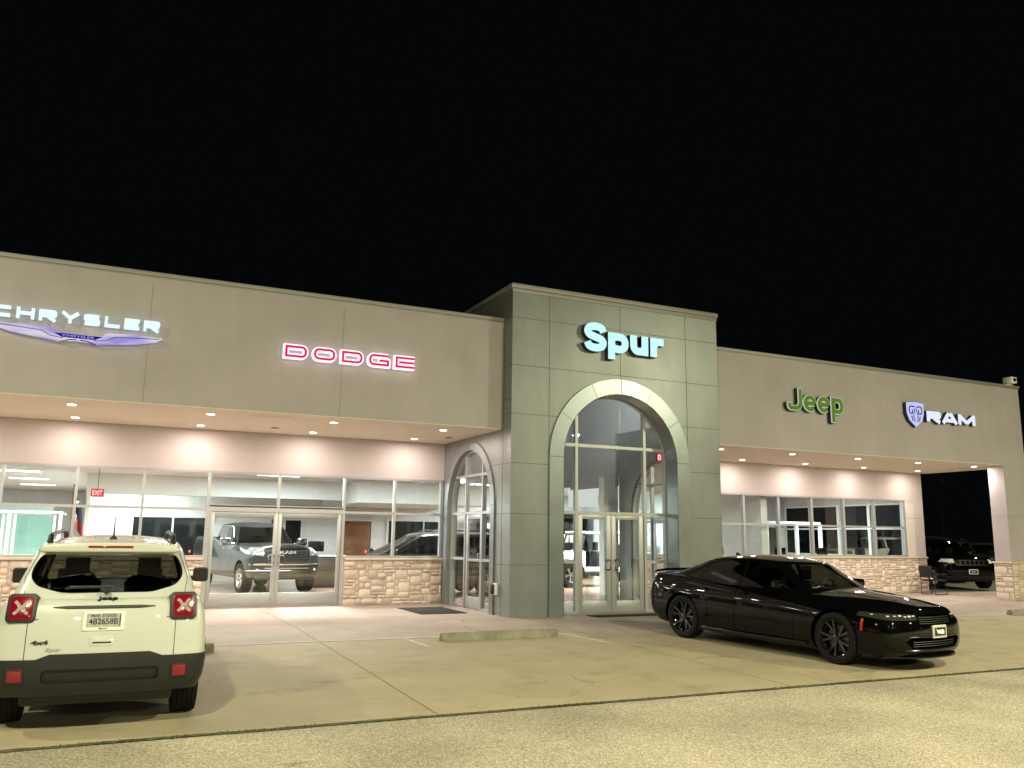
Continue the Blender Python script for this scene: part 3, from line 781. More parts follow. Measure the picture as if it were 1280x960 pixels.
# teal office partitions at the left
def partition():
    mb = MB(); fr = M['white']
    y = 24.0
    xs = [-8.0, -6.3, -4.6, -3.0, -2.15, -1.05]
    for x in xs: mb.box(x-.035, x+.035, y-.04, y+.04, 0, 2.10)
    for a, b in zip(xs[:-1], xs[1:]):
        mb.box(a+.036, b-.036, y-.035, y+.035, 2.04, 2.10); mb.box(a+.036, b-.036, y-.035, y+.035, 0, .9)
        mb.box(a+.10, a+.15, y-.03, y+.03, .95, 2.0); mb.box(b-.15, b-.10, y-.03, y+.03, .95, 2.0)
    mb.box(-1.05-.03, -1.05+.03, y+.05, 26.5, 2.04, 2.10); mb.box(-1.05-.03, -1.05+.03, y+.05, 26.5, 0, .9)
    o = mb.build('office_partition', fr); tag(o, 'white framed office partition with pale teal glass at the left of the showroom', 'partition')
    mb = MB()
    for a, b in zip(xs[:-1], xs[1:]): mb.box(a+.16, b-.16, y-.006, y+.006, .95, 2.0)
    mb.build('pane', glass('teal_glass', (.80, .95, .92)), o)
    mb = MB(); mb.box(-14, -1.4, 27.3, 27.45, 0, 2.35); tag(mb.build('divider_wall', M['inteal'], None), 'pale teal wall behind the office partition', 'wall')
    # desks behind
    mb = MB(); mb.box(-1.95, -1.3, 24.5, 25.3, .70, .74); mb.box(-1.9, -1.35, 24.55, 24.6, 0, .70); d = mb.build('office_desk', M['brown']); tag(d, 'office desk behind the teal partition left of the flag', 'desk')
partition()
# bulkhead between showroom and offices
mb = MB(); mb.box(-.62, 6.9, 27.47, 27.8, 2.72, 3.295); mb.build('bulkhead', M['inwall'], BLD)
mb = MB(); mb.box(7.0, 11.5, 26.0, 30.9, 2.62, 3.295); mb.build('bulkhead', M['inwall'], BLD)
# exit signs
def exit_sign(x, y, z, label):
    mb = MB(); mb.box(x-.15, x+.15, y-.03, y+.03, z-.10, z+.10); mb.box(x-.008, x+.008, y-.008, y+.008, z+.10, 3.3 if z < 3.2 else z+.2)
    o = mb.build('exit_sign', M['black'], bevel=.005)
    tag(o, label, 'exit sign', 'red exit signs')
    t = text_mesh('EXIT', x-.115, x+.115, z-.06, z+.06, y-.034, .004, emi('exit_red_letters', (1, .55, .5), 3), 'letters', o)
    mb = MB(); mb.box(x-.14, x+.14, y-.0325, y-.0305, z-.09, z+.09); mb.build('face', emi('exit_red', (1, .02, .05), 1.3), o)

# ------------------------------------------------------------------ lettering
DG = None
def text_obj(s, offset=0.0, extrude=0.0, res=6):
    cu = bpy.data.curves.new('t', 'FONT'); cu.body = s; cu.size = 1; cu.offset = offset; cu.extrude = extrude; cu.resolution_u = res
    cu.fill_mode = 'BOTH'
    ob = bpy.data.objects.new('t', cu); COL.objects.link(ob)
    dg = bpy.context.evaluated_depsgraph_get(); dg.update()
    me = bpy.data.meshes.new_from_object(ob.evaluated_get(dg))
    bpy.data.objects.remove(ob); bpy.data.curves.remove(cu)
    return me
def text_mesh(s, x0, x1, z0, z1, y, depth, mat, name, parent, offset=0.0, shear=0.0, mirror=False):
    """fit the text's bounding box into x0..x1, z0..z1; front faces -Y at y"""
    me = text_obj(s, offset, 0.5)
    xs = [v.co.x for v in me.vertices]; ys = [v.co.y for v in me.vertices]; zs = [v.co.z for v in me.vertices]
    mx, Mx, my, My = min(xs), max(xs), min(ys), max(ys); mz, Mz = min(zs), max(zs)
    for v in me.vertices:
        u = (v.co.x-mx)/(Mx-mx); w = (v.co.y-my)/(My-my); d = (v.co.z-mz)/max(1e-6, Mz-mz)
        v.co = (x0+u*(x1-x0)+shear*w*(z1-z0), y+(1-d)*depth, z0+w*(z1-z0))
    me.materials.clear(); me.materials.append(mat)
    for p in me.polygons: p.material_index = 0; p.use_smooth = False
    me.name = name
    o = bpy.data.objects.new(name, me); link(o, parent)
    return o
def front_only(o, sel=lambda n: n.y < -0.5):
    """split letter mesh into lit face (kept) and returns: gives faces material slots 0/1"""
    for p in o.data.polygons: p.material_index = 0 if sel(p.normal) else 1

# wide stroke letters
def rnd_corner(pts, r, closed=False, n=5):
    out = []; N = len(pts)
    for i, p in enumerate(pts):
        if not closed and i in (0, N-1): out.append(p[:2]); continue
        a = Vector(pts[i-1][:2]); b = Vector(p[:2]); c = Vector(pts[(i+1) % N][:2])
        rr = p[2] if len(p) > 2 else r
        rr = min(rr, (a-b).length*.49, (c-b).length*.49)
        if rr < 1e-4: out.append(tuple(b)); continue
        p0 = b+(a-b).normalized()*rr; p1 = b+(c-b).normalized()*rr
        for k in range(n+1):
            t = k/n; q = p0*(1-t)**2+b*2*t*(1-t)+p1*t*t
            out.append(tuple(q))
    return out
def ribbon(mb, pts, t, place, d0, d1, closed=False, m=0):
    P = [Vector(p) for p in pts]; N = len(P); L = []; Rr = []
    for i in range(N):
        if closed: a, c = P[i-1], P[(i+1) % N]
        else: a, c = P[max(0, i-1)], P[min(N-1, i+1)]
        b = P[i]; d1_ = (b-a) if (b-a).length > 1e-6 else (c-b); d2_ = (c-b) if (c-b).length > 1e-6 else (b-a)
        d1_.normalize(); d2_.normalize()
        n1 = Vector((-d1_.y, d1_.x)); n2 = Vector((-d2_.y, d2_.x)); n = (n1+n2)
        if n.length < 1e-6: n = n1
        n.normalize(); k = t/2/max(.5, n.dot(n1))
        L.append(b+n*k); Rr.append(b-n*k)
    vs = []
    for l, r_ in zip(L, Rr):
        vs += [place(l.x, l.y, d0), place(r_.x, r_.y, d0), place(r_.x, r_.y, d1), place(l.x, l.y, d1)]
    fs = []
    for i in range(N if closed else N-1):
        j = (i+1) % N
        for k in range(4): fs.append((i*4+k, i*4+(k+1) % 4, j*4+(k+1) % 4, j*4+k))
    if not closed: fs += [(0, 3, 2, 1), ((N-1)*4, (N-1)*4+1, (N-1)*4+2, (N-1)*4+3)]
    mb.add(vs, fs, m)
def glyph(ch, w, h, t):
    a = t/2; x0, x1, y0, y1 = a, w-a, a, h-a; ym = h/2; R_ = h*.30
    G = {
     'C': [([(x1, y1), (x0, y1), (x0, y0), (x1, y0)], R_, 0)],
     'H': [([(x0, 0), (x0, h)], 0, 0), ([(x1, 0), (x1, h)], 0, 0), ([(x0+a, ym), (x1-a, ym)], 0, 0)],
     'R': [([(x0, 0), (x0, y1, 0), (x1, y1, R_*.7), (x1, ym-a*.2, R_*.7), (x0+a, ym-a*.2)], 0, 0), ([(w*.48, ym-a*.7), (x1, 0)], 0, 0)],
     'Y': [([(x0*.6, h), (w/2, ym-a*.3)], 0, 0), ([(w-x0*.6, h), (w/2, ym-a*.3)], 0, 0), ([(w/2, ym+a*.4), (w/2, 0)], 0, 0)],
     'S': [([(x1, y1), (x0, y1), (x0, ym), (x1, ym), (x1, y0), (x0, y0)], R_*.8, 0)],
     'L': [([(x0, h), (x0, y0, 0), (w, y0)], 0, 0)],
     'E': [([(w, y1), (x0, y1, 0), (x0, y0, 0), (w, y0)], 0, 0), ([(x0+a, ym), (w*.93, ym)], 0, 0)],
     'D': [([(x0, y0, 0), (x0, y1, 0), (x1, y1, R_*1.2), (x1, y0, R_*1.2)], 0, 1)],
     'O': [([(x0, y0), (x0, y1), (x1, y1), (x1, y0)], h*.42, 1)],
     'G': [([(x1, y1), (x0, y1), (x0, y0), (x1, y0, 0), (x1, ym-a*.2, 0), (w*.5, ym-a*.2)], R_, 0)],
     'A': [([(0+a*.9, 0), (w*.5-a*.5, h-a*.2)], 0, 0), ([(w-a*.9, 0), (w*.5+a*.5, h-a*.2)], 0, 0), ([(w*.25, h*.27), (w*.75, h*.27)], 0, 0)],
     'M': [([(x0, 0), (x0, h)], 0, 0), ([(x1, 0), (x1, h)], 0, 0), ([(x0, h-a), (w/2, h*.2)], 0, 0), ([(x1, h-a), (w/2, h*.2)], 0, 0)],
    }[ch]
    return G
def wide_text(s, x0, x1, z0, h, t, y, depth, name, mats, parent, gap=.16, widths=None, inner=None, tinner=0, place=None):
    """stroke lettering facing -Y. mats: (face/side)"""
    W = widths or {}
    tot = sum(W.get(c, 1.0) for c in s)+gap*(len(s)-1)
    k = (x1-x0)/tot; x = x0; mb = MB(); mi = MB(); e = 0
    pl = place or (lambda a, z, d: (a, y+d, z))
    for c in s:
        w = W.get(c, 1.0)*k
        for pts, r_, closed in glyph(c, w, h, t):
            q = rnd_corner(pts, r_, bool(closed)); q = [(x+p[0], z0+p[1]) for p in q]
            e += 1
            ribbon(mb, q, t, pl, 0-.0007*(e % 3), depth, bool(closed))
            if inner: ribbon(mi, q, tinner, pl, -.006-.0007*(e % 3), -.003, bool(closed))
        x += w+gap*k
    o = mb.build(name, mats[0], parent)
    return o, (mi.build('inner_stroke', inner, parent) if inner else None)

M['lit_white'] = emi('lit_white_acrylic', (0.80, 1.0, 1.0), 1.05)
M['lit_cyan'] = emi('lit_cyan_acrylic', (0.58, 0.98, 0.97), 1.05)
M['lit_pink'] = emi('lit_white_pink', (1.0, 0.86, 0.93), 1.4)
M['lit_red'] = emi('lit_red', (1.0, 0.01, 0.10), 0.9)
M['lit_green'] = emi('lit_green', (0.13, 0.23, 0.020), 0.85)
M['lit_edge'] = emi('lit_pale_edge', (0.80, 0.90, 0.70), 0.6)
M['lit_lav'] = emi('lit_lavender', (0.52, 0.50, 1.0), 0.9)
M['lit_wing'] = None
M['lit_blue'] = emi('lit_blue', (0.03, 0.015, 0.42), 0.6)
def wingmat():
    m, nt, out = newmat('lit_wing_acrylic')
    e = nt.nodes.new('ShaderNodeEmission'); nt.links.new(e.outputs[0], out.inputs[0]); e.inputs[1].default_value = 0.75
    tc = nt.nodes.new('ShaderNodeTexCoord'); mp = nt.nodes.new('ShaderNodeMapping'); mp.inputs['Scale'].default_value = (1.2, 1, 5); nt.links.new(tc.outputs['Object'], mp.inputs[0])
    n = nt.nodes.new('ShaderNodeTexNoise'); n.inputs['Scale'].default_value = 1.1; n.inputs['Detail'].default_value = 1; nt.links.new(mp.outputs[0], n.inputs['Vector'])
    r = nt.nodes.new('ShaderNodeValToRGB'); r.color_ramp.elements[0].position = .35; r.color_ramp.elements[0].color = (.42, .36, .98, 1)
    r.color_ramp.elements[1].position = .60; r.color_ramp.elements[1].color = (.95, .85, 1.0, 1); nt.links.new(n.outputs['Fac'], r.inputs[0]); nt.links.new(r.outputs[0], e.inputs[0])
    return m
M['lit_wing'] = wingmat()
M['return'] = pbr('dark_return', (.02, .02, .02), .5)

exit_sign(-.29, 24.4, 2.60, 'red exit sign hanging in the showroom left of the pickup')
exit_sign(12.42, 17.6, 3.63, 'red exit sign seen high inside the big arch')

SY = Y2-.14
# CHRYSLER + wing
sg = empty('wall_sign', (-0.8, Y2, 5.2), label='white lit letters above a lavender lit wing emblem on the beige wall', cat='sign')
def wsign(o, parent):
    mw = o.matrix_world.copy(); o.parent = parent; o.location = o.location-parent.location
W1 = {'C': 1.0, 'H': .98, 'R': 1.0, 'Y': 1.0, 'S': .98, 'L': .90, 'E': .92}
o, _ = wide_text('CHRYSLER', -2.07, .565, 5.225, .185, .047, SY, .10, 'letters', [M['lit_white']], None, gap=.26, widths=W1); wsign(o, sg)
cxw = -.74; hw = 1.36
def wp(f): return [(cxw+f*p[0]*hw, p[1]) for p in [(.0, 5.03), (.26, 5.03), (.33, 5.10), (.62, 5.125), (1.0, 5.105), (.93, 5.04), (.75, 4.975), (.5, 4.93), (.30, 4.905), (.20, 4.875), (.14, 4.905), (0, 4.915)]]
rp = wp(1); lp = wp(-1)
poly = rp[:-1]+[(cxw, 4.915)]+lp[1:-1][::-1]
mb = MB(); mb.prism(poly, 'y', SY+.02, SY+.09); o = mb.build('wing_emblem', M['lit_wing'], None); wsign(o, sg)
mb = MB(); pl = lambda a, z, d: (a, SY+d, z)
for f in (1, -1):
    ribbon(mb, [(cxw+f*p[0]*hw, p[1]) for p in [(.18, 4.94), (.33, 4.965), (.42, 5.04), (.75, 5.07), (.96, 5.085)]], .011, pl, .008, .018)
    ribbon(mb, [(cxw+f*p[0]*hw, p[1]) for p in [(.02, 4.928), (.10, 4.922), (.17, 4.885), (.21, 4.868)]], .016, pl, .008, .018)
o = mb.build('emblem_lines', M['return'], None); wsign(o, sg)
mb = MB(); mb.prism([(cxw-.38, 5.022), (cxw+.38, 5.022), (cxw+.26, 4.955), (cxw-.26, 4.955)], 'y', SY+.010, SY+.019); o = mb.build('emblem_badge', M['lit_blue'], None); wsign(o, sg)
o = text_mesh('CHRYSLER', cxw-.25, cxw+.25, 4.972, 5.006, SY+.004, .004, M['lit_lav'], 'badge_letters', None); wsign(o, sg)
# DODGE
sg = empty('wall_sign', (4.1, Y2, 5.0), label='wide red and white lit block letters on the left beige wing', cat='sign')
a, b = wide_text('DODGE', 2.80, 5.46, 4.975, .285, .100, SY, .10, 'letters', [M['lit_pink']], None, gap=.17, widths={'G': 1.0, 'E': .92}, inner=M['lit_red'], tinner=.046)
wsign(a, sg); wsign(b, sg)
# Spur
sg = empty('wall_sign', (10.3, Y1, 5.7), label='pale cyan lit bold letters high on the grey tower above the arch', cat='sign')
def crom(P, closed=False, n=5):
    P = [Vector(p[:2]) for p in P]; N = len(P); out = []
    for i in range(N if closed else N-1):
        g = lambda k: P[k % N] if closed else P[max(0, min(N-1, k))]
        a, b, c, d = g(i-1), g(i), g(i+1), g(i+2)
        for k in range(n):
            t = k/n; out.append(tuple(.5*((2*b)+(c-a)*t+(2*a-5*b+4*c-d)*t*t+(3*b-a-3*c+d)*t**3)))
    if not closed: out.append(tuple(P[-1]))
    return out
def lower_word(spec, t, y, d0, d1, name, mat, parent):
    mb = MB(); e = 0; pl_ = lambda a_, z_, d_: (a_, y+d_, z_)
    for kind, x0, x1, z0, z1 in spec:
        a_ = t/2 if t > 0 else 0; T_ = spec_t
        X0, X1, Z0, Z1 = x0+T_/2, x1-T_/2, z0+T_/2, z1-T_/2; zm = (z0+z1)/2; w_ = x1-x0; h_ = z1-z0
        ex = (t-T_)/2
        def rb(pts, r_, closed=False, over=0):
            nonlocal e
            e += 1
            q = (crom(pts, closed) if r_ < 0 else rnd_corner(pts, r_, closed, 7))
            if not closed and over:
                for i_, j_ in ((0, 1), (-1, -2)):
                    A_ = Vector(q[i_]); B_ = Vector(q[j_]); q[i_] = tuple(A_+(A_-B_).normalized()*over)
            ribbon(mb, q, t, pl_, d0-.0009*(e % 4), d1, closed)
        if kind == 'S':
            q_ = [(X0+(X1-X0)*u_, Z0+(Z1-Z0)*v_) for u_, v_ in [(1.02, .76), (.88, .94), (.5, 1.0), (.13, .94), (0, .76), (.13, .60), (.5, .50), (.87, .40), (1.0, .24), (.87, .06), (.5, 0), (.12, .06), (-.02, .25)]]; rb(q_, -1, over=ex)
        elif kind == 'p':
            xh0 = z0; desc = 0.155 if h_ < .48 and T_ > .15 else .23
            rb([(X0, z1), (X0, z0-desc)], 0, over=ex); cx_, rx_, rz_ = (X0+X1)/2, (X1-X0)/2, (Z1-Z0)/2; rb([(cx_+rx_*math.copysign(abs(math.cos(a__))**.8, math.cos(a__)), (Z0+Z1)/2+rz_*math.copysign(abs(math.sin(a__))**.8, math.sin(a__))) for a__ in [2*PI*k_/20 for k_ in range(20)]], -1, True)
        elif kind == 'u':
            rb([(X0, z1), (X0, Z0), (X1, Z0), (X1, z1)], w_*.34, over=ex); rb([(X1, z1), (X1, z0)], 0, over=ex)
        elif kind == 'r':
            rb([(X0, z1), (X0, z0)], 0, over=ex); rb([(X0, zm-.02), (X0+w_*.10, Z1-h_*.12), (X0+w_*.28, Z1-.005), (x1, Z1-.004)], -1)
        elif kind == 'J':
            rb([(X1, z1), (X1, Z0), (X0, Z0), (X0, Z0+h_*.22)], w_*.42, over=ex)
        elif kind == 'e':
            rb([(X0+T_*.3, zm-.005), (X1, zm-.005)], 0); q_ = [((X0+X1)/2+(X1-X0)/2*math.cos(a__), (Z0+Z1)/2+(Z1-Z0)/2*math.sin(a__)) for a__ in [R(0+315*k_/16) for k_ in range(17)]]; rb(q_, -1)
    return mb.build(name, mat, parent)
spec_t = .170
SPUR = [('S', 9.25, 9.82, 5.73, 6.39), ('p', 9.87, 10.40, 5.75, 6.21), ('u', 10.46, 10.94, 5.76, 6.21), ('r', 11.01, 11.37, 5.76, 6.21)]
o = lower_word(SPUR, .170, Y1-.16, 0, .02, 'letters', M['lit_cyan'], None); wsign(o, sg)
o = lower_word(SPUR, .182, Y1-.139, 0, .13, 'letter_returns', M['return'], None); wsign(o, sg)
# Jeep
sg = empty('wall_sign', (16.5, Y2, 5.1), label='green lit letters with thin pale outline on the right wing beside the tower', cat='sign')
spec_t = .115
JEEP = [('J', 15.50, 15.99, 4.93, 5.50), ('e', 16.04, 16.47, 4.93, 5.36), ('e', 16.52, 16.94, 4.93, 5.36), ('p', 17.0, 17.42, 4.93, 5.36)]
o = lower_word(JEEP, .145, SY, 0, .02, 'letters', M['lit_edge'], None); wsign(o, sg)
o = lower_word(JEEP, .105, SY-.008, 0, .006, 'green_faces', M['lit_green'], None); wsign(o, sg)
o = lower_word(JEEP, .155, SY+.024, 0, .11, 'letter_returns', M['return'], None); wsign(o, sg)
# RAM
sg = empty('wall_sign', (21, Y2, 5.1), label='white lit block letters beside a lit shield with a horned head', cat='sign')
mb = MB(); e = 0
o, _ = wide_text('RAM', 20.62, 22.62, 4.98, .30, .105, SY, .02, 'letters', [emi('lit_bluewhite', (.72, .78, 1.0), 1.1)], None, gap=.08, widths={'A': 1.15, 'M': 1.25}); wsign(o, sg)
o, _ = wide_text('RAM', 20.615, 22.625, 4.975, .31, .112, SY+.022, .11, 'letter_returns', [M['return']], None, gap=.08, widths={'A': 1.15, 'M': 1.25}); wsign(o, sg)
sx, sz = 20.16, 5.15
sh = [(-.33, .31), (0, .34), (.33, .31), (.33, .02), (.24, -.18), (0, -.36), (-.24, -.18), (-.33, .02)]
mb = MB(); mb.prism([(sx+p[0], sz+p[1]) for p in sh], 'y', SY, SY+.02); o = mb.build('shield', emi('lit_shield', (.55, .60, 1.0), 1.0), None); wsign(o, sg)
mb = MB(); mb.prism([(sx+p[0]*1.02, sz+p[1]*1.02) for p in sh], 'y', SY+.022, SY+.13); o = mb.build('shield_return', M['return'], None); wsign(o, sg)
mb = MB()
for f in (1, -1):
    ribbon(mb, rnd_corner([(sx+f*.03, sz+.20), (sx+f*.24, sz+.22), (sx+f*.25, sz+.02), (sx+f*.12, sz+.0), (sx+f*.12, sz+.12)], .08), .035, pl, -.006, -.001)
    ribbon(mb, [(sx+f*.02, sz+.16), (sx+f*.09, sz-.04), (sx+f*.05, sz-.22)], .025, pl, -.0075, -.001)
    ribbon(mb, [(sx+f*.17, sz-.06), (sx+f*.12, sz-.2)], .03, pl, -.0068, -.001)
o = mb.build('ram_head', M['return'], None); wsign(o, sg)

# ------------------------------------------------------------------ soffit downlights
M['lamp_warm'] = emi('downlight_lens', (1.0, .88, .78), 22)
ordn = ['first', 'second', 'third', 'fourth', 'fifth']
def downlight(x, y, label):
    mb = MB(); mb.lathe([(0, .075), (-.004, .105), (-.010, .105), (-.010, .08), (-.002, .075)], 20, 'z', (0, 0, 0))
    o = mb.build('downlight', M['white']); o.location = (x, y, ZS-.013)
    mb = MB(); mb.lathe([(-.006, .001), (-.006, .078)], 20, 'z', (0, 0, 0)); mb.build('lens', M['lamp_warm'], o)
    tag(o, label, 'ceiling light', 'recessed downlights in the porch soffits')
    l = bpy.data.lights.new('downlight_bulb', 'AREA'); l.shape = 'DISK'; l.size = .17; l.energy = 27 if y > 18 else 52; l.color = (1, .85, .77)
    l.energy *= random.uniform(.86, 1.12); l.color = (1, .85+random.uniform(-.015, .015), .77+random.uniform(-.02, .02))
    lo = bpy.data.objects.new('downlight_bulb', l); link(lo, o); lo.location = (0, 0, -.03)
for i in range(-3, 4):
    x = -.775+2.42*i
    for y, row in ((17.33, 'front'), (19.29, 'rear')):
        lab = {0: 'first', 1: 'second', 2: 'third', 3: 'fourth'}.get(i, None)
        downlight(x, y, f'{row} row soffit downlight of the left porch, {lab} from the left in view' if lab else f'{row} row soffit downlight of the left porch, {-i} bays beyond the left picture edge')
for i in range(5):
    downlight(14.04+2.395*i, 17.28, f'front row soffit downlight of the right porch, {ordn[i]} from the grey tower')
for i in range(4):
    downlight(16.44+2.40*i, 19.29, f'rear row soffit downlight of the right porch, {ordn[i]} from the grey tower')
# ------------------------------------------------------------------ vehicles
def eval_subsurf(me, levels):
    ob = bpy.data.objects.new('tmp', me); COL.objects.link(ob)
    md = ob.modifiers.new('s', 'SUBSURF'); md.levels = levels; md.render_levels = levels
    dg = bpy.context.evaluated_depsgraph_get(); dg.update()
    out = bpy.data.meshes.new_from_object(ob.evaluated_get(dg))
    bpy.data.objects.remove(ob)
    return out

def cage(st, C=6, front=0.15, rear=0.12, pw=2.2, crown=2.0, creases=None, levels=2, crown_fn=None):
    """st: stations rear->front; each dict rows=[(x,y,z)..] bottom->shoulder (y>0), zc = centre height.
    returns bmesh of a smooth closed-top shell"""
    I = len(st); S = len(st[0]['rows'])-1
    V = []; idx = {}
    def vert(key, co):
        idx[key] = len(V); V.append(co)
    ts = [1-2*c/C for c in range(C+1)]
    for i, s in enumerate(st):
        end = i in (0, I-1); b = 0
        if i == 0: b = -rear
        if i == I-1: b = front
        for c, t in enumerate(ts):
            rws = range(S+1) if (end or c in (0, C)) else [S]
            for r in rws:
                x, y, z = s['rows'][r]
                f = 1-abs(t)**pw
                xx = x+b*f if end else x+s.get('bx', 0)*f
                zz = z+(s['zc']-z)*(1-abs(t)**crown) if r == S else z
                vert((i, r, c), (xx, y*t, zz))
    F = []
    for i in range(I-1):
        for r in range(S):
            F.append((idx[i, r, 0], idx[i+1, r, 0], idx[i+1, r+1, 0], idx[i, r+1, 0]))
            F.append((idx[i, r, C], idx[i, r+1, C], idx[i+1, r+1, C], idx[i+1, r, C]))
        for c in range(C):
            F.append((idx[i, S, c], idx[i+1, S, c], idx[i+1, S, c+1], idx[i, S, c+1]))
    for r in range(S):
        for c in range(C):
            F.append((idx[0, r, c], idx[0, r+1, c], idx[0, r+1, c+1], idx[0, r, c+1]))
            F.append((idx[I-1, r, c], idx[I-1, r, c+1], idx[I-1, r+1, c+1], idx[I-1, r+1, c]))
    me = bpy.data.meshes.new('cage'); me.from_pydata(V, [], F)
    bm = bmesh.new(); bm.from_mesh(me)
    bmesh.ops.recalc_face_normals(bm, faces=bm.faces)
    bm.verts.ensure_lookup_table()
    # outward test
    if bm.faces and sum((f.normal.dot(f.calc_center_median()-Vector((0, 0, .6)))) for f in bm.faces) < 0:
        bmesh.ops.reverse_faces(bm, faces=bm.faces)
    cl = bm.edges.layers.float.new('crease_edge')
    rev = {v: k for k, v in idx.items()}
    if creases:
        for e in bm.edges:
            a, b_ = rev[e.verts[0].index], rev[e.verts[1].index]
            for fn, val in creases:
                if fn(a, b_): e[cl] = max(e[cl], val)
    bm.to_mesh(me); bm.free()
    out = eval_subsurf(me, levels)
    bm = bmesh.new(); bm.from_mesh(out)
    bm.faces.layers.int.new('cand'); bm.faces.layers.int.new('reg')
    return bm

def cut(bm, poly, axis, sign, rid, nmin=0.15, rng=None, only=None):
    """tag faces inside a convex polygon (projected) with region id; exact edges by bisecting"""
    lc = bm.faces.layers.int['cand']; lr = bm.faces.layers.int['reg']
    ai = {'x': 0, 'y': 1, 'z': 2}[axis]; oi = [k for k in (0, 1, 2) if k != ai]
    mn = [min(p[k] for p in poly) for k in (0, 1)]; mx = [max(p[k] for p in poly) for k in (0, 1)]
    area_ = sum(poly[i][0]*poly[(i+1) % len(poly)][1]-poly[(i+1) % len(poly)][0]*poly[i][1] for i in range(len(poly)))
    if area_ < 0: poly = poly[::-1]
    for f in bm.faces:
        f[lc] = 0
        if f.normal[ai]*sign < nmin: continue
        if only is not None and f[lr] not in only: continue
        if rng:
            cc = f.calc_center_median()[ai]
            if cc < rng[0] or cc > rng[1]: continue
        a = [v.co[oi[0]] for v in f.verts]; b = [v.co[oi[1]] for v in f.verts]
        if max(a) < mn[0] or min(a) > mx[0] or max(b) < mn[1] or min(b) > mx[1]: continue
        f[lc] = 1
    for i in range(len(poly)):
        p, q = poly[i], poly[(i+1) % len(poly)]
        d = (q[0]-p[0], q[1]-p[1]); L = math.hypot(*d)
        if L < 1e-6: continue
        no = [0, 0, 0]; no[oi[0]] = d[1]/L; no[oi[1]] = -d[0]/L     # outward for ccw
        co_ = [0, 0, 0]; co_[oi[0]] = p[0]; co_[oi[1]] = p[1]
        fs = [f for f in bm.faces if f[lc] == 1]
        if not fs: return
        geom = list({e for f in fs for e in f.edges})+list({v for f in fs for v in f.verts})+fs
        bmesh.ops.bisect_plane(bm, geom=geom, dist=1e-5, plane_co=co_, plane_no=no)
        nv = Vector(no); cv = Vector(co_)
        for f in bm.faces:
            if f[lc] == 1 and (f.calc_center_median()-cv).dot(nv) > 0: f[lc] = 0
    for f in bm.faces:
        if f[lc] == 1: f[lr] = rid

def circle(cx, cz, r, n=28, sx=1.0):
    return [(cx+r*sx*math.cos(2*PI*i/n), cz+r*math.sin(2*PI*i/n)) for i in range(n)]
def rrect(x0, x1, z0, z1, r, n=4):
    out = []
    for cx, cz, a0 in ((x1-r, z1-r, 0), (x0+r, z1-r, 90), (x0+r, z0+r, 180), (x1-r, z0+r, 270)):
        for k in range(n+1):
            a = R(a0+90*k/n); out.append((cx+r*math.cos(a), cz+r*math.sin(a)))
    return out
def rpoly(pts, r=.03, n=4):
    return rnd_corner([tuple(p) for p in pts], r, True, n)

def split(bm, rids, inset=0.0):
    """copy faces of given region ids into a new bmesh, remove from bm"""
    lr = bm.faces.layers.int['reg']
    new = bm.copy()
    lr2 = new.faces.layers.int['reg']
    bmesh.ops.delete(new, geom=[f for f in new.faces if f[lr2] not in rids], context='FACES')
    bmesh.ops.delete(bm, geom=[f for f in bm.faces if f[lr] in rids], context='FACES')
    if inset:
        new.normal_update()
        for v in new.verts: v.co -= v.normal*inset
    return new
def lip(bm, rid_polys, depth, inward, mat_index=0, pred=None):
    """extrude open boundary edges satisfying pred(vert co) inward"""
    es = [e for e in bm.edges if len(e.link_faces) == 1 and pred(e)]
    if not es: return
    r_ = bmesh.ops.extrude_edge_only(bm, edges=es)
    vs = [g for g in r_['geom'] if isinstance(g, bmesh.types.BMVert)]
    for v in vs: v.co += inward(v.co)
    for g in r_['geom']:
        if isinstance(g, bmesh.types.BMFace): g.material_index = mat_index
def tomesh(bm, name, mats, parent, angle=40, regmat=None, solid=0.0):
    if regmat:
        lr = bm.faces.layers.int['reg']
        for f in bm.faces:
            if f[lr] in regmat: f.material_index = regmat[f[lr]]
    me = bpy.data.meshes.new(name); bm.to_mesh(me); bm.free()
    if not isinstance(mats, (list, tuple)): mats = [mats]
    for m_ in mats: me.materials.append(m_)
    for p in me.polygons: p.use_smooth = True
    me.set_sharp_from_angle(angle=R(angle))
    return link(bpy.data.objects.new(name, me), parent)

def islands(bm, name, mats, parent, **k):
    """one object per connected piece"""
    bm.faces.ensure_lookup_table(); seen = set(); groups = []
    for f in bm.faces:
        if f in seen: continue
        st_ = [f]; seen.add(f); g = []
        while st_:
            q = st_.pop(); g.append(q)
            for v in q.verts:
                for h in v.link_faces:
                    if h not in seen: seen.add(h); st_.append(h)
        groups.append(g)
    big = [g for g in groups if sum(f.calc_area() for f in g) > 1e-4]
    sets = [set(f.index for f in g) for g in big] if (bm.faces.index_update() or True) else []
    out = []
    for sset in sets:
        nb = bm.copy(); nb.faces.ensure_lookup_table()
        bmesh.ops.delete(nb, geom=[f for f in nb.faces if f.index not in sset], context='FACES')
        out.append(tomesh(nb, name, mats, parent, **k))
    bm.free(); return out
def side_cut(bm, poly, rid, rng_l=None, nmin=.15, only=None):
    cut(bm, poly, 'y', 1, rid, nmin, (0.05, 9), only); cut(bm, poly, 'y', -1, rid, nmin, (-9, -0.05), only)

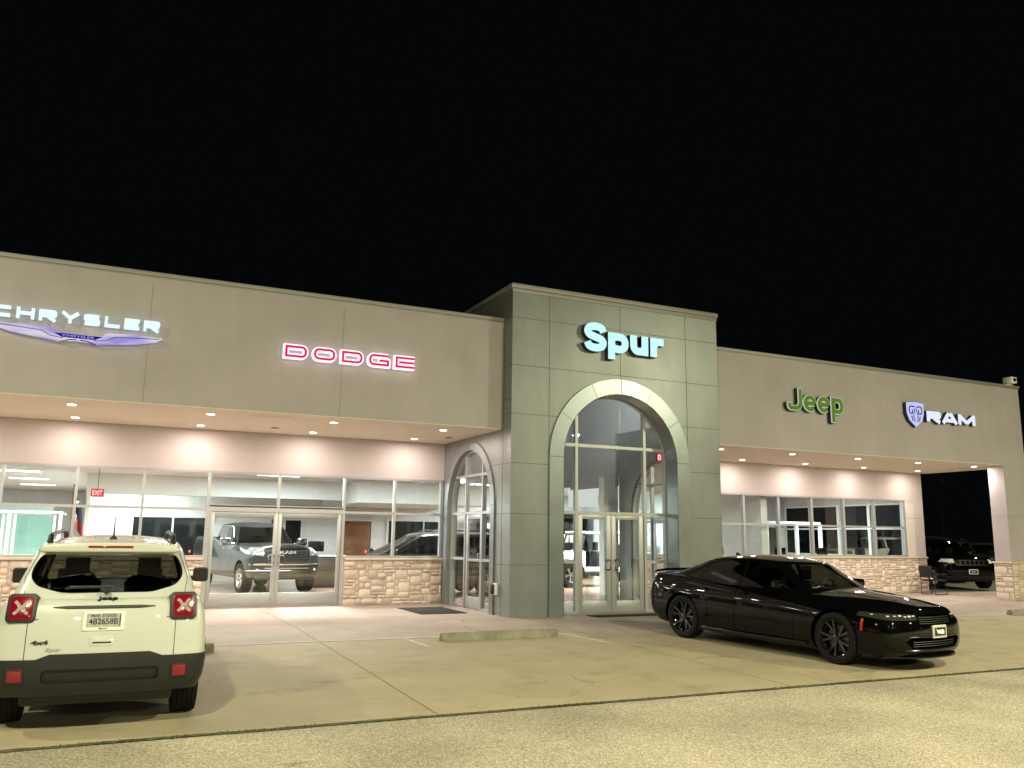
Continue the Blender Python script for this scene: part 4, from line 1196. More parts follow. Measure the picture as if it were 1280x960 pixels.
def make_wheel(parent, x, y, r, w, rimr, rimmat, spokes=5, style='twin', side=1, detail=True, tyre_r=None, steer=0):
    """side: +1 outer face towards +y"""
    mb = MB()
    a = w/2
    # barrel and lip (axis y)
    mb.lathe([(-a*.9, rimr*.98), (-a*.3, rimr*.86), (a*.55, rimr*.90), (a*.80, rimr*.97), (a*.92, rimr*1.0), (a*.96, rimr*.99), (a*.93, rimr*.965), (a*.75, rimr*.94), (a*.5, rimr*.88)], 40, 'y')
    # hub
    mb.lathe([(a*.45, rimr*.20), (a*.68, rimr*.19), (a*.72, rimr*.16), (a*.72, rimr*.10), (a*.76, rimr*.09), (a*.77, .001)], 20, 'y')
    def spoke(th0, th1, w0, w1, d0=.62, d1=.84, t=.03):
        n = 5; vs = []
        for i in range(n+1):
            f = i/n; rr = rimr*(.15+.80*f); th = th0+(th1-th0)*f
            ww = (w0+(w1-w0)*f)/2; dep = a*(d0+(d1-d0)*f**1.5)
            c, s = math.cos(th), math.sin(th)
            for (k, dd) in ((-1, -t*1.2), (-.6, 0), (.6, 0), (1, -t*1.2)):
                vs.append((c*rr-s*ww*k, dep+dd, s*rr+c*ww*k))
        fs = []
        for i in range(n):
            for k in range(3): fs.append((i*4+k, i*4+k+1, (i+1)*4+k+1, (i+1)*4+k))
            fs.append((i*4+3, i*4, (i+1)*4, (i+1)*4+3))
        mb.add(vs, fs)
    for k in range(spokes):
        th = 2*PI*k/spokes+PI/2
        if style == 'twin':
            spoke(th-.12, th-.25, .042*rimr/.24, .050*rimr/.24); spoke(th+.12, th+.25, .042*rimr/.24, .050*rimr/.24)
        elif style == 'y':
            spoke(th, th, .07, .05); spoke(th-.03, th-.20, .03, .03); spoke(th+.03, th+.20, .03, .03)
        else: spoke(th, th, .085, .075)
    for k in range(5):
        th = 2*PI*k/5+.3
        mb.lathe([(a*.70, .011), (a*.80, .010), (a*.80, .001)], 6, 'y', (rimr*.135*math.cos(th)*1.0, 0, rimr*.135*math.sin(th)))
    o = mb.build('wheel', rimmat, parent, angle=40)
    tb = MB()
    g = .006
    prof = [(-a*.86, rimr*.97), (-a*1.02, rimr*1.06), (-a*1.08, (rimr+r)/2), (-a*1.0, r*.965), (-a*.86, r*.993)]
    for q in (-.55, -.18, .18, .55):
        prof += [(q*a-.009, r), (q*a-.006, r-g), (q*a+.006, r-g), (q*a+.009, r)]
    prof += [(a*.86, r*.993), (a*1.0, r*.965), (a*1.08, (rimr+r)/2), (a*1.02, rimr*1.06), (a*.86, rimr*.97)]
    tb.lathe(prof, 56, 'y')
    t = tb.build('tyre', M['rubber'], o, angle=30)
    bd = MB(); bd.lathe([(-.01, rimr*.15), (-.01, rimr*.68), (.012, rimr*.68), (.012, rimr*.15)], 32, 'y', (0, a*.05, 0)); bd.lathe([(-a*.5, rimr*.97), (-a*.52, .001)], 24, 'y')
    bd.build('brake_disc', pbr('brake_iron', (.10, .095, .09), .5, metal=.6), o)
    o.location = (x, y, r); o.rotation_euler = (0, random.uniform(0, 1.2), (0 if side > 0 else PI)+steer)
    return o

def seats(parent, rows, w=.36, z=.95, hz=1.12):
    for x in rows:
        for y in (-w, w):
            mb = MB()
            prof = [(-.24, .35), (.24, .35), (.25, z-.05), (.17, z+.02), (-.17, z+.02), (-.25, z-.05)]
            mb.prism([(y+p[0], p[1]) for p in prof], 'x', x-.06, x+.06)
            mb.box(x-.045, x+.045, y-.12, y+.12, z+.05, hz+.06)
            mb.tube([(x, y-.06, z), (x, y-.06, z+.08)], .008, 6); mb.tube([(x, y+.06, z), (x, y+.06, z+.08)], .008, 6)
            mb.build('seat', M['seat'], parent, bevel=.03, seg=3)

def put_text(s, parent, name, mat, w, h, M4, offset=0.0, depth=.006, shear=0):
    """text w x h, centred; local x right, y up, z out -> transformed by M4"""
    me = text_obj(s, offset, .5)
    xs = [v.co.x for v in me.vertices]; ys = [v.co.y for v in me.vertices]
    mx, Mx, my, My = min(xs), max(xs), min(ys), max(ys)
    for v in me.vertices:
        yy = (v.co.y-my)/(My-my)-.5
        v.co = (((v.co.x-mx)/(Mx-mx)-.5)*w+shear*yy*h, yy*h, (v.co.z+.5)*depth)
    me.transform(M4); me.materials.clear(); me.materials.append(mat); me.name = name
    for p in me.polygons: p.material_index = 0
    return link(bpy.data.objects.new(name, me), parent)
def frame4(origin, right, up):
    r_ = Vector(right).normalized(); u_ = Vector(up); u_ = (u_-r_*u_.dot(r_)).normalized(); n_ = r_.cross(u_)
    m = Matrix((r_, u_, n_)).transposed().to_4x4(); m.translation = Vector(origin); return m
def obox(mb, M4, w, h, d0, d1, m=0, poly=None):
    P = poly or [(-w/2, -h/2), (w/2, -h/2), (w/2, h/2), (-w/2, h/2)]
    n = len(P)
    vs = [M4 @ Vector((p[0], p[1], d0)) for p in P]+[M4 @ Vector((p[0], p[1], d1)) for p in P]
    mb.add(vs, [tuple(range(n-1, -1, -1)), tuple(range(n, 2*n))]+[(i, (i+1) % n, (i+1) % n+n, i+n) for i in range(n)], m)
def shift(M4, a, b, c=0):
    return M4 @ Matrix.Translation((a, b, c))

def st(x, w, ws, zb, zs, zc, xs=None, wb=None, zmid=None):
    """station for the lower body: x centre; xs = list of x offsets per row (5 rows)"""
    xs = xs or [0]*5
    wb = wb if wb is not None else w-.07
    h = zs-zb
    return dict(rows=[(x+xs[0], wb, zb), (x+xs[1], w-.01, zb+.10*h+.02), (x+xs[2], w, zb+.45*h), (x+xs[3], w-.012 if w-.012 > ws else ws, zb+.80*h), (x+xs[4], ws, zs)], zc=zc)
def cst(x, wb, zb, xr, wr, zr, zc, bulge=.0):
    """cabin station: base x,w,z -> roof x,w,z"""
    rows = []
    for f in (0, .35, .70, .92, 1):
        q = f if f < .93 else 1
        w = wb+(wr-wb)*(f**1.35); 
        if f == .92: w = wb+(wr-wb)*.80
        z = zb+(zr-zb)*f
        if f == .92: z = zb+(zr-zb)*.93
        rows.append((xb_(x, xr, f), w, z))
    return dict(rows=rows, zc=zc)
def xb_(a, b, f): return a+(b-a)*f

from mathutils.bvhtree import BVHTree
def bvh_of(*obs):
    vs = []; fs = []
    for o in obs:
        b = len(vs); vs += [v.co.copy() for v in o.data.vertices]; fs += [tuple(b+i for i in p.vertices) for p in o.data.polygons]
    return BVHTree.FromPolygons(vs, fs)
def snap(b, org, d, lift=0.0, maxtilt=None, up=(0, 0, 1), strict=False):
    """frame on the surface hit from org along d; z axis out of the surface"""
    d = Vector(d).normalized(); loc, n, i, dist = b.ray_cast(Vector(org), d)
    if loc is None:
        if strict: return None
        loc = Vector(org)+d*.5; n = -d
    if n.dot(d) > 0: n = -n
    if maxtilt is not None: n = (n*maxtilt-d*(1-maxtilt)).normalized()
    r_ = Vector(up).cross(n).normalized(); u_ = n.cross(r_)
    m = Matrix((r_, u_, n)).transposed().to_4x4(); m.translation = loc+n*lift
    return m
def arch_liner(bm, wheels, ra, depth=.30):
    for xw, rw in wheels:
        for s in (1, -1):
            lip(bm, None, 0, lambda c, s=s: Vector((0, -s*depth, 0)), 1,
                lambda e, xw=xw, rw=rw, s=s: all(abs(math.hypot(v.co.x-xw, v.co.z-rw)-ra) < .012 and v.co.y*s > .2 for v in e.verts))

def underbody(parent, x0, x1, w, z0, z1):
    mb = MB(); mb.box(x0, x1, -w, w, z0, z1); return mb.build('underbody', M['black'], parent, bevel=.03)

# ---------------------------------------------------------- white compact SUV (seen from behind)
def compact_suv():
    T = empty('parked_suv', (0, 0, 0), label='white boxy compact SUV seen from behind, square red tail lamps with pale X marks', cat='car')
    r = .345; XA, XF = -1.285, 1.285
    S = [
        st(-2.06, .86, .775, .35, 1.16, 1.16, [.06, .0, -.01, .03, .07], wb=.74),
        st(-1.93, .890, .80, .34, 1.165, 1.165), st(-1.60, .903, .815, .32, 1.16, 1.17), st(-1.0, .898, .815, .26, 1.13, 1.14), st(-.2, .885, .81, .24, 1.11, 1.12),
        st(.6, .885, .81, .24, 1.10, 1.12), st(1.0, .895, .80, .26, 1.09, 1.13), st(1.6, .900, .76, .28, 1.06, 1.12), st(1.95, .87, .68, .28, 1.0, 1.06), st(2.05, .80, .62, .30, .92, .98, [-.04, .0, .0, 0, -.02])]
    bm = cage(S, front=.10, rear=.075, pw=3.0, crown=3.0, levels=3,
              creases=[(lambda a, b: a[1] == 4 and b[1] == 4 and a[0] != b[0] and a[2] in (0, 6), .35), (lambda a, b: a[1] == 0 and b[1] == 0, .8)])
    ra = .42
    for xw in (XA, XF): side_cut(bm, circle(xw, r+.01, ra+.055), 5, nmin=.05)      # cladding ring
    for xw in (XA, XF): side_cut(bm, circle(xw, r+.01, ra), 6, nmin=-.2)
    # rocker cladding
    side_cut(bm, [(-.9, .1), (.9, .1), (.9, .42), (-.9, .42)], 5, nmin=.0, only=(0,))
    # rear bumper (dark plastic): stepped outline
    cut(bm, [(-.96, .1), (.96, .1), (.96, .665), (.62, .655), (.36, .70), (-.36, .70), (-.62, .655), (-.96, .665)][:8] and [(-1.0, .1), (1.0, .1), (1.0, .655), (-1.0, .655)], 'x', -1, 5, .05, (-9, -1.5), (0,))
    cut(bm, [(-.56, .64), (.56, .64), (.40, .70), (-.40, .70)], 'x', -1, 5, .05, (-9, -1.5), (0, ))
    side_cut(bm, [(-2.3, .1), (-1.6, .1), (-1.6, .64), (-2.3, .665)], 5, nmin=.02, only=(0,))
    side_cut(bm, [(2.3, .1), (1.6, .1), (1.6, .60), (2.3, .60)], 5, nmin=.02, only=(0,))
    # recess panel in the bumper
    cut(bm, rrect(-.50, .47, .44, .585, .05), 'x', -1, 7, .2, (-9, -1.7), (5,))
    # shut line between bumper/body and hatch edges
    for y in (-.60, .60):
        cut(bm, [(y-.0035, .60), (y+.0035, .60), (y+.0035, .98), (y-.0035, .98)], 'x', -1, 8, .1, (-9, -1.6), (0,))
    for z0_, z1_ in ((.99, .996),):
        for s_ in (-1, 1): cut(bm, [(s_*.52, z0_-.002), (s_*.60, z0_-.01), (s_*.60, z1_-.01), (s_*.52, z1_)], 'x', -1, 8, .1, (-9, -1.6), (0,))
    for x0_ in (-.18, .80): side_cut(bm, [(x0_-.004, .40), (x0_+.004, .40), (x0_+.004, 1.09), (x0_-.004, 1.09)], 8, only=(0,))
    g = split(bm, (6,))
    g.free()
    arch_liner(bm, [(XA, r+.01), (XF, r+.01)], ra)
    rp = split(bm, (7,), .022)
    lip(bm, None, 0, lambda c: Vector((.024, 0, 0)), 1, lambda e: all(v.co.x < -1.9 and -.52 < v.co.y < .49 and .43 < v.co.z < .60 for v in e.verts))
    clad = split(bm, (5,))
    for v in clad.verts: pass
    clad.normal_update()
    body = tomesh(bm, 'body', [M['p_white'], M['black']], T, regmat={8: 1})
    for f in clad.faces: f.material_index = 0
    bmesh.ops.solidify(clad, geom=clad.faces[:], thickness=-.014)
    cl = tomesh(clad, 'bumper_cladding', M['cladding'], T)
    o = tomesh(rp, 'bumper_insert', M['black'], cl)
    # lower valance
    mb = MB(); mb.prism([(-.80, .40), (-.55, .33), (-.46, .30), (.46, .30), (.56, .35), (.80, .42), (.80, .46), (-.80, .46)], 'x', -2.03, -1.85); mb.build('valance', M['cladding'], cl, bevel=.012)
    # cabin
    Cc = [
        cst(-1.955, .775, 1.10, -1.62, .56, 1.585, 1.625), cst(-1.75, .80, 1.10, -1.50, .60, 1.615, 1.650), cst(-1.1, .81, 1.08, -1.0, .61, 1.635, 1.675), cst(-.3, .81, 1.08, -.3, .615, 1.64, 1.69),
        cst(.35, .81, 1.08, .25, .60, 1.62, 1.675), cst(.98, .79, 1.08, .48, .585, 1.575, 1.64)]
    bm = cage(Cc, front=.14, rear=.075, pw=2.6, crown=2.4, levels=3)
    # rear glass: wide shape, narrower at the bottom
    RG = rpoly([(-.575, 1.535), (.575, 1.535), (.635, 1.42), (.645, 1.34), (.585, 1.262), (.38, 1.205), (-.38, 1.205), (-.585, 1.262), (-.645, 1.34), (-.635, 1.42)], .05)
    cut(bm, RG, 'x', -1, 2, .1, (-9, -1.3))
    cut(bm, rpoly([(-.60, 1.56), (.60, 1.56), (.74, 1.13), (-.74, 1.13)], .06), 'x', 1, 3, .1, (.3, 9))
    SG = [[(-1.62, 1.18), (-1.20, 1.16), (-1.20, 1.50), (-1.50, 1.50)], [(-1.15, 1.16), (-.22, 1.15), (-.22, 1.53), (-1.10, 1.51)], [(-.14, 1.15), (.78, 1.14), (.45, 1.52), (-.14, 1.53)]]
    for p in SG: side_cut(bm, rpoly(p, .05), 4)
    for s_ in (-1, 1):
        cut(bm, [(s_*.655, 1.13), (s_*.661, 1.13), (s_*.690, 1.33), (s_*.684, 1.33)], 'x', -1, 8, .05, (-9, -1.3), (0,)); cut(bm, [(s_*.684, 1.33), (s_*.690, 1.33), (s_*.606, 1.565), (s_*.600, 1.565)], 'x', -1, 8, .05, (-9, -1.3), (0,))
    gl = split(bm, (2,), .010); ws = split(bm, (3,), .006); sd = split(bm, (4,), .006)
    lip(bm, None, 0, lambda c: (Vector((-.3, 0, 1.3))-c).normalized()*.025, 1, lambda e: all(v.co.z > 1.12 for v in e.verts))
    cb = tomesh(bm, 'cabin', [M['p_white'], M['black']], T, regmat={8: 1})
    # roof ledge above the glass: spoiler
    mb = MB()
    mb.prism([(-.55, 1.56), (.55, 1.56), (.60, 1.575), (.56, 1.632), (.30, 1.655), (-.30, 1.655), (-.56, 1.632), (-.60, 1.575)], 'x', -1.93, -1.50)
    sp = mb.build('roof_spoiler', M['p_white'], T, bevel=.022, seg=3)
    mb = MB(); mb.prism(rrect(-.19, .19, 1.605, 1.622, .007, 2), 'x', -1.938, -1.925); mb.build('brake_light', M['red_lens'], sp)
    rg = tomesh(gl, 'rear_window', M['cg_rear'], T)
    tomesh(ws, 'windshield', M['cg_clear'], T); islands(sd, 'side_window', M['cg_rear'], T)
    # black border frame of rear glass
    # wiper
    mb = MB(); mb.tube([(-1.985, .34, 1.245), (-2.01, .30, 1.26), (-2.01, -.02, 1.262), (-1.99, -.06, 1.258)], [.010, .014, .012, .008], 8)
    mb.lathe([(0, .001), (0, .03), (.03, .03), (.035, .001)], 12, 'x', (-2.03, .0, 1.225))
    wip = mb.build('wiper', M['black'], rg)
    # tail lamps
    B = bvh_of(body, cl)
    bk = lambda y, z, lift=0.0, mt=1.0: snap(B, (-4, y, z), (1, 0, 0), lift, mt)
    for s in (-1, 1):
        f4 = bk(s*.657, 1.085, .004, .75)
        mb = MB(); obox(mb, f4, 0, 0, -.10, .020, 0, rrect(-.118, .118, -.125, .125, .04)); tl = mb.build('tail_lamp', M['black'], T, bevel=.008)
        mb = MB(); obox(mb, f4, 0, 0, .015, .026, 0, rrect(-.090, .090, -.098, .098, .028)); mb.build('red_lens', M['red_lens'], tl, bevel=.004)
        mb = MB()
        for k in (1, -1):
            ribbon(mb, [(-.056, -.054*k), (-.030, -.034*k), (-.018, -.012*k), (.018, .012*k), (.030, .034*k), (.056, .054*k)], .026, lambda a, b, d: tuple(f4 @ Vector((a, b, .0305+.0006*k-d))), 0, .004)
        mb.build('x_reflector', M['x_lens'], tl)
        f5 = bk(s*.655, .525, .0, .8)
        mb = MB(); obox(mb, f5, 0, 0, -.03, .008, 0, rrect(-.074, .074, -.068, .068, .02)); fr = mb.build('reflector', M['black'], T, bevel=.006)
        mb = MB(); obox(mb, f5, 0, 0, .004, .016, 0, rrect(-.056, .056, -.050, .050, .012)); mb.build('red_lens', M['red_lens'], fr, bevel=.004)
    mb = MB(); obox(mb, bk(0, 1.090, 0), 0, 0, -.06, .010, 0, [(-.42, .004), (-.30, -.012), (-.10, -.016), (.10, -.016), (.30, -.012), (.42, .004), (.30, .012), (-.30, .012)]); mb.build('tailgate_trim', M['cladding'], T, bevel=.003)
    pl4 = bk(-.0, .970, .004)
    mb = MB(); obox(mb, pl4, .335, .165, -.03, .006, 0); pf = mb.build('licence_plate', M['plate'], T, bevel=.004)
    mb = MB(); obox(mb, shift(pl4, 0, .007), .280, .118, .0062, .008, 0); mb.build('plate_field', M['plategrey'], pf)
    put_text('4B2658B', pf, 'plate_number', M['ink'], .235, .052, shift(pl4, -.003, -.004, .0085), .012, .002)
    put_text('MAR 21 2022', pf, 'plate_date', M['ink'], .20, .022, shift(pl4, -.003, .045, .0085), .01, .002)
    mb = MB(); obox(mb, shift(pl4, .132, .007), .008, .10, .0085, .010, 0); mb.build('plate_stripe', M['ink'], pf)
    put_text('Spur', pf, 'frame_text', M['ink'], .075, .018, shift(pl4, 0, -.066, .007), .02, .002)
    h4 = bk(0, .800, -.001)
    mb = MB(); obox(mb, h4, 0, 0, -.02, .005, 0, rrect(-.10, .10, -.042, .042, .015)); h_ = mb.build('tailgate_handle', M['p_white'], T, bevel=.003)
    mb = MB(); obox(mb, shift(h4, 0, -.012), .15, .013, .003, .0062, 0); mb.build('grip_slot', M['black'], h_)
    put_text('Jeep', T, 'badge', M['black'],   .165, .060, bk(-.015, 1.150, .001), .028, .012)
    put_text('4x4', T, 'four_wheel_badge', M['black'], .135, .036, bk(.49, .80, .001), .03, .008)
    put_text('Spur', T, 'dealer_badge', M['plategrey'], .120, .040, bk(.375, .735, .001), .02, .006)
    # roof rails + antenna + mirrors
    for s in (-1, 1):
        mb = MB(); mb.tube([(-1.42, s*.545, 1.625), (-1.36, s*.545, 1.69), (-1.2, s*.55, 1.705), (.1, s*.55, 1.715), (.35, s*.54, 1.70), (.45, s*.535, 1.64)], [.03, .026, .021, .021, .024, .028], 8); mb.build('roof_rail', M['black'], T)
        mb = MB()
        obox(mb, frame4((.62, s*.965, 1.20), (0, -1, 0), (0, 0, 1)), 0, 0, -.08, .06, 0, rrect(-.085, .085, -.085, .085, .035)); mb.tube([(.66, s*.80, 1.14), (.66, s*.92, 1.16)], .03, 8)
        mr = mb.build('side_mirror', M['black'], T, bevel=.012)
        mb = MB(); obox(mb, frame4((.56, s*.965, 1.20), (0, -1, 0), (0, 0, 1)), 0, 0, .0, .003, 0, rrect(-.07, .07, -.07, .07, .03)); mb.build('mirror_glass', M['screen'], mr)
    mb = MB(); mb.lathe([(0, .035), (.02, .03), (.035, .015), (.04, .008), (.22, .004), (.225, .001)], 12, 'z', (-1.45, -.0, 1.665)); mb.build('antenna', M['black'], T)
    seats(T, [-.95], .36, 1.14, 1.30); seats(T, [.12], .37, 1.20, 1.36)
    mb = MB(); mb.tube([(.60, .36+.18*math.cos(a), 1.08+.18*math.sin(a)) for a in [2*PI*k/20 for k in range(21)]], .014, 8); mb.build('steering_wheel', M['black'], T)
    mb = MB(); mb.box(.70, .98, -.70, .70, .9, 1.12); mb.build('dashboard', M['seat'], T, bevel=.04)
    mb = MB(); mb.box(.33, .36, -.12, .12, 1.49, 1.55); mb.build('rear_view_mirror', M['black'], T, bevel=.01)
    mb = MB(); mb.box(-1.93, -1.0, -.72, .72, .5, 1.06); mb.build('load_bay', M['seat'], T)
    for xw in (XA, XF):
        for s in (-1, 1): make_wheel(T, xw, s*.755, r, .225, .215, M['blackrim'], 5, 'twin', s)
    underbody(T, -1.95, 1.9, .62, .24, .55)
    mb = MB(); mb.tube([(-1.95, -.42, .30), (-1.6, -.42, .30)], .03, 10); mb.tube([(-1.3, -.6, .32), (-1.3, .6, .32)], .04, 10); mb.build('exhaust', M['return'], T)
    return T
RENX, RENY = 0.115, 9.45+1.285
T = compact_suv()
T.location = (RENX, RENY, gz(RENY)+0.003); T.rotation_euler = (0, 0, R(88.3)); T.rotation_euler.rotate_axis('Y', R(-1.15))
# ---------------------------------------------------------- black sedan
M['gap'] = pbr('shut_line', (.001, .001, .001), .8, spec=0)
def sedan():
    T = empty('parked_sedan', (0, 0, 0), label='glossy black four door sedan with black wheels parked in front of the right wing', cat='car')
    r = .36; XA, XF = -1.525, 1.525
    S = [
        st(-2.44, .86, .76, .30, 1.05, 1.075, [.10, .0, -.02, .02, .09], wb=.72),
        st(-2.22, .925, .80, .26, 1.065, 1.10), st(-1.9, .950, .81, .22, 1.06, 1.10), st(-1.525, .958, .825, .20, 1.035, 1.085), st(-.9, .940, .835, .17, 1.0, 1.05),
        st(0, .935, .835, .16, .965, 1.02), st(.75, .935, .82, .16, .945, 1.025), st(1.15, .945, .79, .17, .935, 1.02), st(1.55, .955, .76, .18, .905, .985),
        st(1.95, .950, .72, .19, .865, .95), st(2.22, .925, .70, .19, .82, .905), st(2.36, .87, .66, .20, .785, .865, [-.02, .03, .04, .03, -.02], wb=.80)]
    bm = cage(S, front=.17, rear=.12, pw=2.4, crown=2.6, levels=3,
              creases=[(lambda a, b: a[1] == 4 and b[1] == 4 and a[0] != b[0] and a[2] in (0, 6), .45), (lambda a, b: a[1] == 0 and b[1] == 0, .8), (lambda a, b: a[0] == 11 and b[0] == 11 and a[1] == 4 and b[1] == 4, .55), (lambda a, b: a[0] == 11 and b[0] == 11 and a[2] == b[2] and a[2] in (0, 6), .25)])
    ra = .395
    for xw in (XA, XF): side_cut(bm, circle(xw, r+.015, ra), 6, nmin=-.2)
    # door shut lines
    for x0, x1 in ((-.33, -.36), (.86, .80)):
        side_cut(bm, [(x0-.005, .97), (x0+.005, .97), (x1+.005, .25), (x1-.005, .25)], 8, only=(0,))
    side_cut(bm, [(-1.10, .97), (-1.09, .97), (-.94, .62), (-.95, .62)], 8, only=(0,)); side_cut(bm, [(-.95, .62), (-.94, .62), (-.94, .30), (-.95, .30)], 8, only=(0,))
    side_cut(bm, [(-1.0, .245), (.9, .245), (.9, .252), (-1.0, .252)], 8, only=(0,))
    # front: lamps, grille, intake
    for s in (-1, 1):
        cut(bm, [(s*.42, .690), (s*.42, .765), (s*.86, .775), (s*.95, .74), (s*.84, .685)], 'x', 1, 11, .08, (1.9, 9), (0,))
    cut(bm, rrect(-.40, .40, .610, .755, .03), 'x', 1, 12, .1, (1.9, 9), (0,))
    cut(bm, rpoly([(-.66, .40), (-.52, .30), (.52, .30), (.66, .40), (.56, .455), (-.56, .455)], .03), 'x', 1, 13, .1, (1.9, 9), (0,))
    cut(bm, rrect(-.80, .80, .775, .905, .04), 'x', -1, 14, .2, (-9, -1.9), (0,))
    split(bm, (6,)).free(); arch_liner(bm, [(XA, r+.015), (XF, r+.015)], ra)
    lamp = split(bm, (11,), .004); gr = split(bm, (12,), .03); itk = split(bm, (13,), .04); tl = split(bm, (14,), .003)
    lip(bm, None, 0, lambda c: Vector((-.045, 0, 0)), 1, lambda e: all(v.co.x > 1.95 and abs(v.co.y) < .68 and .28 < v.co.z < .74 for v in e.verts))
    body = tomesh(bm, 'body', [M['p_black'], M['gap']], T, regmat={8: 1})
    hls = islands(lamp, 'headlamp', pbr('smoked_lamp', (.035, .035, .030), .06, coat=1), T); gro = tomesh(gr, 'grille', M['gap'], T); ito = tomesh(itk, 'lower_intake', M['gap'], T); BG = bvh_of(gro); BI = bvh_of(ito); tomesh(tl, 'tail_lamp', M['red_lens'], T)
    Cc = [
        cst(-2.02, .70, 1.045, -1.10, .53, 1.375, 1.395), cst(-1.55, .79, 1.02, -.98, .565, 1.395, 1.425), cst(-.95, .815, .985, -.72, .585, 1.415, 1.46), cst(-.2, .815, .955, -.2, .585, 1.42, 1.475),
        cst(.42, .805, .94, .12, .57, 1.395, 1.452), cst(1.12, .765, .935, .46, .535, 1.335, 1.395)]
    bm = cage(Cc, front=.16, rear=.10, pw=2.4, crown=2.2, levels=3)
    cut(bm, rpoly([(-.50, 1.35), (.50, 1.35), (.70, 1.02), (-.70, 1.02)], .05), 'x', 1, 3, .1, (.3, 9))
    cut(bm, rpoly([(-.47, 1.36), (.47, 1.36), (.62, 1.10), (-.62, 1.10)], .05), 'x', -1, 2, .1, (-9, -.9))
    for p in ([(-.27, .99), (.80, .985), (.70, 1.06), (.22, 1.325), (-.27, 1.365)], [(-.35, .995), (-.35, 1.365), (-.62, 1.36), (-.98, 1.31), (-1.22, 1.02)], [(-1.27, 1.03), (-1.055, 1.285), (-1.18, 1.25), (-1.55, 1.08)]):
        side_cut(bm, rpoly(p, .03), 4, nmin=.2)
    gl = split(bm, (2,), .005); ws = split(bm, (3,), .005); sd = split(bm, (4,), .006)
    lip(bm, None, 0, lambda c: (Vector((-.3, 0, 1.1))-c).normalized()*.02, 1, lambda e: all(v.co.z > .975 for v in e.verts))
    cab = tomesh(bm, 'cabin', [M['p_black'], M['black']], T)
    tomesh(ws, 'windshield', glass('sedan_windshield', (.74, .78, .72)), T); tomesh(gl, 'rear_window', M['cg_tint'], T); islands(sd, 'side_window', glass('limo_tint', (.06, .062, .058), 1.5), T)
    B = bvh_of(body)
    BH = bvh_of(*hls)
    # hood scoop ridge lines
    for s in (-1, 1):
        mb = MB(); mb.tube([tuple(snap(B, (x, s*(.45-.10*(x-1.0)), 2), (0, 0, -1), -.006).translation) for x in (1.05, 1.3, 1.6, 1.9, 2.1)], [.006, .012, .013, .011, .005], 8); mb.build('hood_crease', M['p_black'], T)
    # spoiler
    mb = MB(); mb.tube([(-2.33, y, 1.075+.04*(1-(abs(y)/.80)**6)) for y in [-.80, -.74, -.5, -.25, 0, .25, .5, .74, .80]], [.012, .02, .024, .024, .024, .024, .024, .02, .012], 8)
    mb.build('spoiler', M['p_black'], T)
    # splitter and skirts
    mb = MB(); pts = [(2.56-.34*(abs(y)/.86)**2.6, y) for y in [k*.86/10 for k in range(-10, 11)]]
    mb.add([(x+.02, y, .195) for x, y in pts]+[(x-.20, y*.97, .215) for x, y in pts]+[(x+.02, y, .180) for x, y in pts]+[(x-.20, y*.97, .18) for x, y in pts],
           [(i, i+1, 22+i, 21+i) for i in range(20)]+[(42+i, 63+i, 64+i, 43+i) for i in range(20)]+[(i, 42+i, 43+i, i+1) for i in range(20)])
    mb.build('front_splitter', M['blackgloss'], T)
    # intake bars, grille bars, badge
    def bar(bv, z, hw, r_, lift, nm, mt):
        pts = []
        for q in range(-7, 8):
            f_ = snap(bv, (5, hw*q/7, z), (-1, 0, 0), lift, 0, strict=True)
            if f_ is not None: pts.append(tuple(f_.translation))
        if len(pts) > 3:
            mb = MB(); mb.tube(pts, r_, 6); mb.build(nm, mt, T)
    for z in (.335, .365, .395): bar(BI, z, .50, .005, .012, 'intake_bar', M['cladding'])
    bar(B, .465, .60, .010, -.002, 'bumper_lip', M['blackrim']); bar(B, .285, .66, .010, -.002, 'bumper_lip', M['blackrim'])
    for z in (.640, .668, .696, .724): bar(BG, z, .37, .005, .012, 'grille_bar', M['cladding'])
    for s in (-1, 1):
        f4 = snap(B, (1.98, s*2, .60), (0, -s, 0), .002)
        mb = MB(); obox(mb, f4, 0, 0, -.01, .006, 0, [(-.022, -.085), (.012, -.085), (.026, .085), (-.008, .085)]); mb.build('side_marker', M['redlamp'], T, bevel=.003)
        # pale chips on the headlamps, standing in for bright glints
        for k in range(7):
            f5 = snap(BH, (4, s*(.47+.062*k), .745-.006*(k % 3)), (-1, 0, 0), .001, strict=True)
            if f5 is None: continue
            mb = MB(); obox(mb, f5, .040, .012+.008*(k % 2), 0, .004, 0); mb.build('lamp_glint', M['clear_lens'], next(h for h in hls if h.data.vertices[0].co.y*s > 0))
        # mirror
        mb = MB(); obox(mb, frame4((.60, s*.985, 1.055), (0, -1, 0), (0, 0, 1)), 0, 0, -.10, .05, 0, rpoly([(-.10, -.055), (.10, -.055), (.10, .05), (-.08, .065)] if s < 0 else [(-.10, -.055), (.10, -.055), (.08, .065), (-.10, .05)], .03)); mb.tube([(.66, s*.83, .99), (.64, s*.93, 1.01)], .022, 8); mr = mb.build('side_mirror', M['p_black'], T, bevel=.015, seg=3)
        mb = MB(); obox(mb, frame4((.548, s*.985, 1.055), (0, -1, 0), (0, 0, 1)), .15, .08, .0, .003); mb.build('mirror_glass', M['chrome'], mr)
        for x in (-.18, -1.02):
            f4 = snap(B, (x, s*2, .865), (0, -s, 0), .0)
            mb = MB(); mb.tube([tuple(f4 @ Vector(p)) for p in [(-.10, 0, 0), (-.085, 0, .03), (0, 0, .035), (.085, 0, .03), (.10, 0, 0)]], [.010, .014, .015, .014, .010], 8); mb.build('door_handle', M['p_black'], T)
        mb = MB(); mb.tube([(-1.05, s*.925, .235), (0, s*.935, .225), (1.05, s*.925, .235)], .022, 8); mb.build('side_skirt', M['blackgloss'], T)
